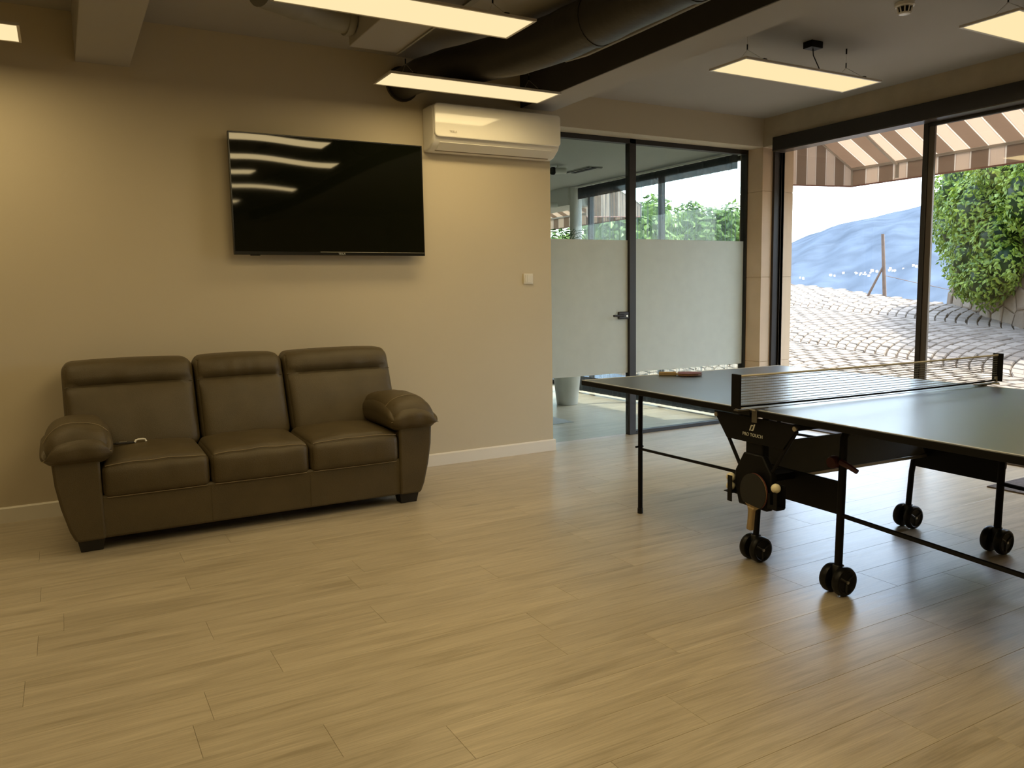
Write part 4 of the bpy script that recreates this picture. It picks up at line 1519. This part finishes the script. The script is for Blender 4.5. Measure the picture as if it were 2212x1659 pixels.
for sd_ in (-1, 1):
    def X(v):
        return SX + sd_ * v
    # arm panel: tapers to the floor, rounded outside
    pn = [(0.795, 0.062), (0.930, 0.062), (0.955, 0.12), (0.985, 0.24), (1.005, 0.36), (1.012, 0.48), (0.995, 0.52), (0.80, 0.52)]
    arm = MB()
    poly = [(X(a), b) for a, b in pn]
    arm.prism(poly, 'y', 4.432, 5.24)
    am = arm.build('arm_panel', LEATHER, sofa, bevel=0.014, seg=3)

    def pad_fn(p, w, sd_=sd_):
        x, y, z = w
        up = (p[2] + 1) / 2                     # 0 underside .. 1 top
        up = up * up * (3 - 2 * up)
        t = (y - 4.40) / 0.78
        z -= 0.055 * max(0, t - 0.45) / 0.55 * (0.3 + 0.7 * up)
        ux = p[0] * sd_
        z += up * (0.030 * (1 - p[0] ** 2) - 0.040 * max(0, ux) ** 2)
        k = max(0, -p[1] - 0.35) / 0.65
        z -= 0.060 * k * k * up
        y -= 0.014 * (1 - p[2] ** 2) * k
        z += 0.0035 * math.sin(y * 41 + x * 23) * up * (1 - p[0] ** 2)
        y += 0.004 * math.sin(x * 55) * k * (1 - p[2] ** 2)
        return (x, y, z)
    pd = soft_box(X(0.895), 4.785, 0.545, 0.325, 0.78, 0.185, 0.075, pad_fn, ne=6, nm=9).build('arm_pad', LEATHER, sofa, angle=80)
    st = []
    for k in range(17):
        u = -0.94 + 1.88 * k / 16
        q = pad_fn((u, -0.9, 0.2), Vector((X(0.895) + u * 0.1625, 4.41 + 0.02 * abs(u) ** 5, 0.548)))
        st.append((q[0], q[1] - 0.002, q[2] - 0.010 * u * u))
    MB().tube(st, 0.002, 5).build('seam', STITCH, pd)
    st = []
    for k in range(17):
        u = -0.9 + 1.8 * k / 16
        q = pad_fn((u, -0.6, 1), Vector((X(0.895) + u * 0.1625, 4.52, 0.637 - 0.055 * abs(u) ** 4)))
        st.append((q[0], q[1], q[2] + 0.0005))
    MB().tube(st, 0.002, 5).build('seam', STITCH, pd)
    for yy in (4.46, 5.13):
        f_ = MB()
        xa, xb = X(0.80), X(0.925)
        lo_, hi_ = min(xa, xb), max(xa, xb)
        ia = 0.012
        f_.hexa([(lo_ + ia, yy + ia, 0), (hi_ - ia, yy + ia, 0), (hi_ - ia, yy + 0.09, 0), (lo_ + ia, yy + 0.09, 0)], [(lo_, yy, 0.064), (hi_, yy, 0.064), (hi_, yy + 0.1, 0.064), (lo_, yy + 0.1, 0.064)])
        f_.build('foot', BLACKWOOD, sofa, bevel=0.002)

# cable with a white clip left on the seat
cg = thing('charger_cable', (0.245, 4.80, 0.475), 0, 'small black cable with a white clip lying on the left seat', 'cable')
MB().box(0.205, 0.300, 4.775, 4.797, 0.482, 0.494).build('black_stick', MATTBLACK, cg, bevel=0.004)
MB().tube([(0.21, 4.785, 0.488), (0.175, 4.80, 0.486), (0.16, 4.83, 0.488)], 0.005, 6).build('cord', MATTBLACK, cg)
MB().tube([(0.302, 4.778, 0.486), (0.308, 4.782, 0.497), (0.320, 4.785, 0.500), (0.345, 4.785, 0.500), (0.356, 4.782, 0.497), (0.360, 4.778, 0.486)], 0.0055, 8).build('white_clip', ACW, cg)
MB().box(0.225, 0.265, 4.778, 4.794, 0.494, 0.496).build('silver_key', STEEL, cg)

# ------------------------------------------------------------------ table tennis table
TT = Vector((3.27879, 2.36989, 0))
TA = -1.62195
tt = thing('table_tennis_table', tuple(TT), TA, 'dark slate table tennis table on black wheeled frame', 'table', local=True)
ZT = 0.76
for sgn in (-1, 1):
    a, b = (-1.37, -0.006) if sgn < 0 else (0.006, 1.37)
    top = MB().box(a, b, -0.7625, 0.7625, ZT - 0.018, ZT).build('playing_board', TABLETOP, tt, bevel=0.002, seg=1)
    ln = MB()
    ln.box(a, b, -0.7615, -0.7515, ZT, ZT + 0.0006).box(a, b, 0.7515, 0.7615, ZT, ZT + 0.0006)
    e = a + 0.001 if sgn < 0 else b - 0.021
    ln.box(e, e + 0.02, -0.7465, 0.7465, ZT, ZT + 0.0006)
    ln.build('white_lines', LINEW, top, smooth=False)
    fr = MB()
    fr.box(a, b, -0.7635, -0.740, ZT - 0.029, ZT - 0.003).box(a, b, 0.740, 0.7635, ZT - 0.029, ZT - 0.003)
    e0, e1 = (a - 0.001, a + 0.022) if sgn < 0 else (b - 0.022, b + 0.001)
    fr.box(e0, e1, -0.74, 0.74, ZT - 0.029, ZT - 0.003)
    i0, i1 = (b - 0.03, b) if sgn < 0 else (a, a + 0.03)
    fr.box(i0, i1, -0.74, 0.74, ZT - 0.029, ZT - 0.017)
    fr.build('edge_frame', BLACK, tt, smooth=False, bevel=0.002)
    # outer legs
    for t in (-1, 1):
        so = sgn * 1.12
        MB().tube([(so, t * 0.40, 0.722), (so, t * 0.46, 0.720), (so, t * 0.50, 0.708), (so, t * 0.522, 0.682), (so, t * 0.528, 0.64), (so, t * 0.528, 0.0)], 0.0135, 12).build('outer_leg', BLACK, tt)
        MB().lathe([(0.016, 0.0), (0.016, 0.03)], (so, t * 0.528, 0), 'z', 12).build('foot_cap', RUBBER, tt)
    MB().tube([(sgn * 1.12, -0.40, 0.722), (sgn * 1.12, 0.40, 0.722)], 0.0135, 10).build('cross_tube', BLACK, tt)

for t in (-1, 1):
    T_ = t * 0.53
    for s in (-0.20, 0.275):
        if s > 0:
            MB().tube([(s + 0.02, t * 0.40, 0.722), (s + 0.02, t * 0.47, 0.720), (s + 0.015, t * 0.51, 0.702), (s + 0.01, T_, 0.66), (s + 0.005, T_, 0.4), (s, T_, 0.11)], 0.0165, 12).build('wheel_leg', BLACK, tt)
        else:
            MB().tube([(s + 0.05, T_, 0.70), (s + 0.03, T_, 0.42), (s + 0.012, T_, 0.30), (s, T_, 0.11)], 0.0145, 12).build('wheel_leg', BLACK, tt)
        # twin castor, axle along the table
        cs = MB()
        cs.box(s - 0.016, s + 0.016, T_ - 0.020, T_ + 0.020, 0.045, 0.125)
        cst = cs.build('castor_fork', HUBM, tt, bevel=0.006)
        for k in (-1, 1):
            c = (s + k * 0.032, T_, 0.061)
            pr = [(0.010, -0.012), (0.040, -0.012), (0.048, -0.019), (0.056, -0.016), (0.061, -0.007), (0.061, 0.007), (0.056, 0.016), (0.048, 0.019)]
            if k > 0:
                pr = [(r_, -h_) for r_, h_ in reversed(pr)]
            MB().lathe(pr, c, 'x', 32).build('wheel', RUBBER, cst)
            for q in range(3):
                an = q * 2.094 + 0.5
                MB().tube([(c[0] + k * 0.013, c[1] + 0.008 * math.cos(an), c[2] + 0.008 * math.sin(an)), (c[0] + k * 0.013, c[1] + 0.046 * math.cos(an), c[2] + 0.046 * math.sin(an))], 0.005, 6).build('spoke', HUBM, cst)
            MB().lathe([(0.0065, -0.004), (0.0065, 0.004)], (s + k * 0.050, T_, 0.061), 'x', 10).build('axle_bolt', STEEL, cst)
    # side panel between the wheeled legs
    MB().box(-0.17, 0.275, T_ - 0.006, T_ + 0.006, 0.335, 0.475).build('side_panel', BLACK, tt, bevel=0.003)
    # long tie rods
    MB().tube([(-1.12, T_, 0.375), (-0.19, T_, 0.40)], 0.008, 8).build('tie_rod', BLACK, tt)
    MB().tube([(0.275, T_, 0.335), (1.12, T_, 0.31)], 0.010, 8).build('tie_rod', BLACK, tt)
    MB().tube([(-1.12, T_ + 0.02, 0.388), (-1.12, T_ - 0.03, 0.388)], 0.006, 8).build('pin', BLACK, tt)
# red lock lever on the near wheeled leg
lv_ = MB().lathe([(0.022, -0.02), (0.026, -0.012), (0.026, 0.012), (0.022, 0.02)], (0.255, -0.55, 0.555), 'y', 16).build('lock_knob', REDP, tt)
MB().tube([(0.285, -0.545, 0.56), (0.33, -0.545, 0.548), (0.365, -0.545, 0.535)], [0.014, 0.012, 0.010], 8).build('lock_lever', REDP, tt)

# inner plate across the frame below the net
MB().hexa([(-0.115, -0.515, 0.41), (-0.100, -0.515, 0.41), (-0.100, 0.515, 0.41), (-0.115, 0.515, 0.41)], [(-0.200, -0.515, 0.555), (-0.185, -0.515, 0.555), (-0.185, 0.515, 0.555), (-0.200, 0.515, 0.555)]).build('cross_plate', TABLEUND, tt, bevel=0.002)
MB().box(-0.118, -0.095, -0.515, 0.515, 0.398, 0.414).build('plate_rim', STEEL, tt, bevel=0.002)
for s in (-0.17, 0.17):
    MB().box(s - 0.012, s + 0.012, -0.72, 0.72, ZT - 0.075, ZT - 0.050).build('cross_bar', BLACK, tt)

# bat holders and logo brackets, one at each net end
for t in (-1, 1):
    tp = t * 0.742
    pl = [(-0.250, 0.722), (0.250, 0.722), (0.235, 0.700), (0.165, 0.612), (-0.165, 0.612), (-0.235, 0.700)]
    br = MB().prism(pl, 'y', tp - 0.005, tp + 0.005).build('logo_bracket', BLACK, tt, bevel=0.002)
    for s in (-0.232, 0.232):
        MB().lathe([(0.010, -0.004), (0.010, 0.004)], (s, tp + t * 0.007, 0.708), 'y', 12).build('rivet', STEEL, br)
    MB().box(-0.055, 0.045, tp - t * 0.045, tp - t * 0.004, 0.46, 0.65).build('post_cover', BLACK, tt, bevel=0.006)
    oc = [(-0.058, 0.565), (0.052, 0.565), (0.105, 0.49), (0.112, 0.40), (0.085, 0.33), (-0.085, 0.33), (-0.112, 0.42), (-0.108, 0.48)]
    MB().prism(oc, 'y', tp - t * 0.03, tp + t * 0.004).build('bat_holder', BLACK, tt, bevel=0.006)
    for s, k in ((-1, 1), (1, 1)):
        MB().tube([(s * 0.225, tp - t * 0.012, 0.695), (s * 0.095, tp - t * 0.012, 0.50)], 0.008, 8).build('brace', BLACK, tt)
    # ball cups
    for s in (-1, 1):
        x0_, x1_ = (-0.160, -0.108) if s < 0 else (0.108, 0.160)
        mb = MB().box(x0_, x1_, tp - t * 0.024 - 0.002, tp - t * 0.024 + 0.002, 0.36, 0.455)
        if s < 0:
            mb.box(-0.134, x1_, tp + t * 0.022 - 0.002, tp + t * 0.022 + 0.002, 0.335, 0.450)
        else:
            mb.box(x0_, 0.122, tp + t * 0.022 - 0.002, tp + t * 0.022 + 0.002, 0.36, 0.42)
            mb.box(0.140, x1_, tp + t * 0.022 - 0.002, tp + t * 0.022 + 0.002, 0.36, 0.43)
            mb.box(0.122, 0.140, tp + t * 0.022 - 0.002, tp + t * 0.022 + 0.002, 0.36, 0.375)
        mb.box(x0_, x1_, tp - 0.022, tp + 0.022, 0.355 if s > 0 else 0.372, 0.36 if s > 0 else 0.376)
        mb.build('ball_cup', BLACK, tt, smooth=False)
    # legs of the bracket down to the rail
    MB().box(-0.045, 0.035, t * 0.53, tp - t * 0.03, 0.44, 0.47).build('arm', BLACK, tt)
tl = -0.742 - 0.0062
text_mesh('PRO TOUCH', 0.020, (-0.004, tl, 0.640), (1, 0, 0), (0, 0, 1), space=1.05).build('brand_letters', PRINTW, tt, smooth=False)
# emblem: two hooked strokes
em = MB()
ox, oz, k = -0.004, 0.664, 0.026


def stroke(pts2):
    em.add([(ox + x * k, tl, oz + z * k) for x, z in pts2] + [(ox + x * k, tl + 0.0014, oz + z * k) for x, z in pts2],
           [tuple(range(len(pts2))), tuple(reversed(range(len(pts2), 2 * len(pts2))))] + [(i, len(pts2) + i, len(pts2) + (i + 1) % len(pts2), (i + 1) % len(pts2)) for i in range(len(pts2))])


stroke([(-0.78, 0.0), (-0.52, 0.0), (-0.22, 0.78), (-0.48, 0.78)])
stroke([(-0.48, 0.80), (-0.36, 0.98), (0.12, 0.98), (0.05, 0.80)])
stroke([(0.30, 1.15), (0.58, 1.15), (0.22, 0.20), (-0.06, 0.20)])
stroke([(-0.06, 0.20), (0.22, 0.20), (0.06, 0.02), (-0.36, 0.02), (-0.30, 0.20)])
em.build('brand_emblem', PRINTW, tt, smooth=False)

# net
NS = 0.025
for t in (-1, 1):
    tp = t * 0.868
    MB().box(NS - 0.026, NS + 0.026, tp - 0.004, tp + 0.004, 0.775, 0.918).build('net_post', BLACK, tt, bevel=0.002)
    MB().box(NS - 0.014, NS + 0.014, min(tp, t * 0.70), max(tp, t * 0.70), 0.764, 0.770).build('net_clamp', CLAMPM, tt, bevel=0.001)
    MB().box(NS - 0.014, NS + 0.014, t * 0.7665 - 0.002, t * 0.7665 + 0.002, 0.706, 0.766).build('clamp_plate', CLAMPM, tt, bevel=0.001)
    MB().tube([(NS - 0.10, t * 0.775, 0.757), (NS - 0.04, t * 0.80, 0.768), (NS + 0.05, t * 0.81, 0.768)], 0.003, 6).build('spring_wire', STEEL, tt)
    MB().tube([(NS, t * 0.86, 0.772), (NS, t * 0.86, 0.80)], 0.008, 8).build('post_screw', STEEL, tt)
hz = MB()
for k in range(11):
    z = 0.788 + k * 0.0112
    hz.tube([(NS, -0.865 + 1.73 * i / 8, z + 0.004 * ((i / 4 - 1) ** 2 - 1)) for i in range(9)], 0.0014, 4)
hz.build('net_cords', NETM, tt)
vz = MB()
for k in range(132):
    t = -0.858 + k * 0.0131
    i = (t + 0.865) / 1.73 * 8
    dz = 0.004 * ((i / 4 - 1) ** 2 - 1)
    vz.tube([(NS, t, 0.783 + dz), (NS, t, 0.905 + dz)], 0.00022, 3)
vz.build('net_threads', NETM, tt)['kind'] = 'stuff'
MB().tube([(NS, -0.865 + 1.73 * i / 8, 0.909 + 0.004 * ((i / 4 - 1) ** 2 - 1)) for i in range(9)], 0.0050, 6).build('net_tape', NETTAPE, tt)
MB().tube([(NS, -0.865 + 1.73 * i / 8, 0.781 - 0.006 * (1 - (i / 4 - 1) ** 2)) for i in range(9)], 0.0045, 6).build('lower_cord', BLACK, tt)


# ------------------------------------------------------------------ bats and balls
def T2W(s, t, z):
    ca, sa_ = math.cos(TA), math.sin(TA)
    return Vector((TT.x + ca * s - sa_ * t, TT.y + sa_ * s + ca * t, z))


def bat(name, label, M4, face, other):
    """blade in the local xy plane, handle along -x"""
    b = thing(name, (0, 0, 0), 0, label, 'bat', 'table tennis bats', local=True)
    b.matrix_world = M4

    def outline(r=1.0):
        pts = []
        for k in range(28):
            a = R(-150 + 300 * k / 27)
            pts.append((0.0 + 0.079 * r * math.cos(a), 0.075 * r * math.sin(a)))
        return pts
    core_ = outline() + [(-0.082, 0.020), (-0.095, 0.0125), (-0.10, 0.0125), (-0.10, -0.0125), (-0.095, -0.0125), (-0.082, -0.020)]
    MB().prism([(a * 0.96, b * 0.96) for a, b in core_], 'z', -0.003, 0.003).build('blade', BATW, b)
    rub = [p for p in outline(1.0) if p[0] > -0.066]
    MB().prism(rub, 'z', 0.003, 0.0068).build('rubber', face, b)
    MB().prism(rub, 'z', -0.0068, -0.003).build('rubber', other, b)
    hp = [(-0.172, -0.0145), (-0.172, 0.0145), (-0.14, 0.0125), (-0.085, 0.0135), (-0.078, 0.018), (-0.070, 0.020), (-0.070, -0.020), (-0.078, -0.018), (-0.085, -0.0135), (-0.14, -0.0125)]
    MB().prism(hp, 'z', -0.0115, 0.0115).build('handle', BATW, b, bevel=0.005, seg=3)
    return b


# lying on the table, handle towards the left
p0, p1 = T2W(-1.30, -0.265, 0.7721), T2W(-1.165, -0.085, 0.7721)
d = (p1 - p0)
yaw = math.atan2(d.y, d.x)
c0 = p0 + d.normalized() * 0.172
bat('table_tennis_bat', 'red table tennis bat lying on the far table half', Matrix.Translation(c0) @ Matrix.Rotation(yaw, 4, 'Z'), REDR, REDR)
# hanging in the near holder, black side out
ux = (T2W(0.03, 0, 1) - T2W(0, 0, 0))
ex = Vector((T2W(1, 0, 0) - T2W(0, 0, 0)))
ey = Vector((0, 0, 1))
outn = (T2W(0, -1, 0) - T2W(0, 0, 0)).normalized()


def hang(s, z, out, tilt, sgn):
    zl = outn * sgn
    xl = Vector((0, 0, 1)) * math.cos(tilt) + ex * math.sin(tilt)
    yl = zl.cross(xl)
    m = Matrix((xl, yl, zl)).transposed().to_4x4()
    m.translation = T2W(s, out, z)
    return m


bat('table_tennis_bat', 'black table tennis bat hanging in the holder below the logo', hang(0.030, 0.410, -0.768, 0.10, 1), BLKR, REDR)
bat('table_tennis_bat', 'table tennis bat on the far holder, only its handle showing', hang(-0.0, 0.47, 0.768, 0.0, -1), BLKR, REDR)
for (s, t, z, lab) in ((-0.140, -0.742, 0.437, 'upper white ball in the left cup beside the black bat'), (-0.140, -0.742, 0.3965, 'lower white ball in the left cup beside the black bat'), (0.134, -0.746, 0.443, 'cream ball in the right cup beside the black bat')):
    c = T2W(s, t, z)
    n, m_ = 20, 12
    mb = MB()
    mb.lathe([(0.0005 if i in (0, m_) else 0.020 * math.sin(math.pi * i / m_), -0.020 * math.cos(math.pi * i / m_)) for i in range(m_ + 1)], tuple(c), 'z', n)
    tag(mb.build('table_tennis_ball', BALL), lab, 'ball', 'table tennis balls')

tag(MB().box(4.99, 5.60, 1.9, 2.80, 0.0, 0.009).build('door_mat', MATD, bevel=0.003), 'dark patterned mat on the floor inside the sliding window', 'mat')
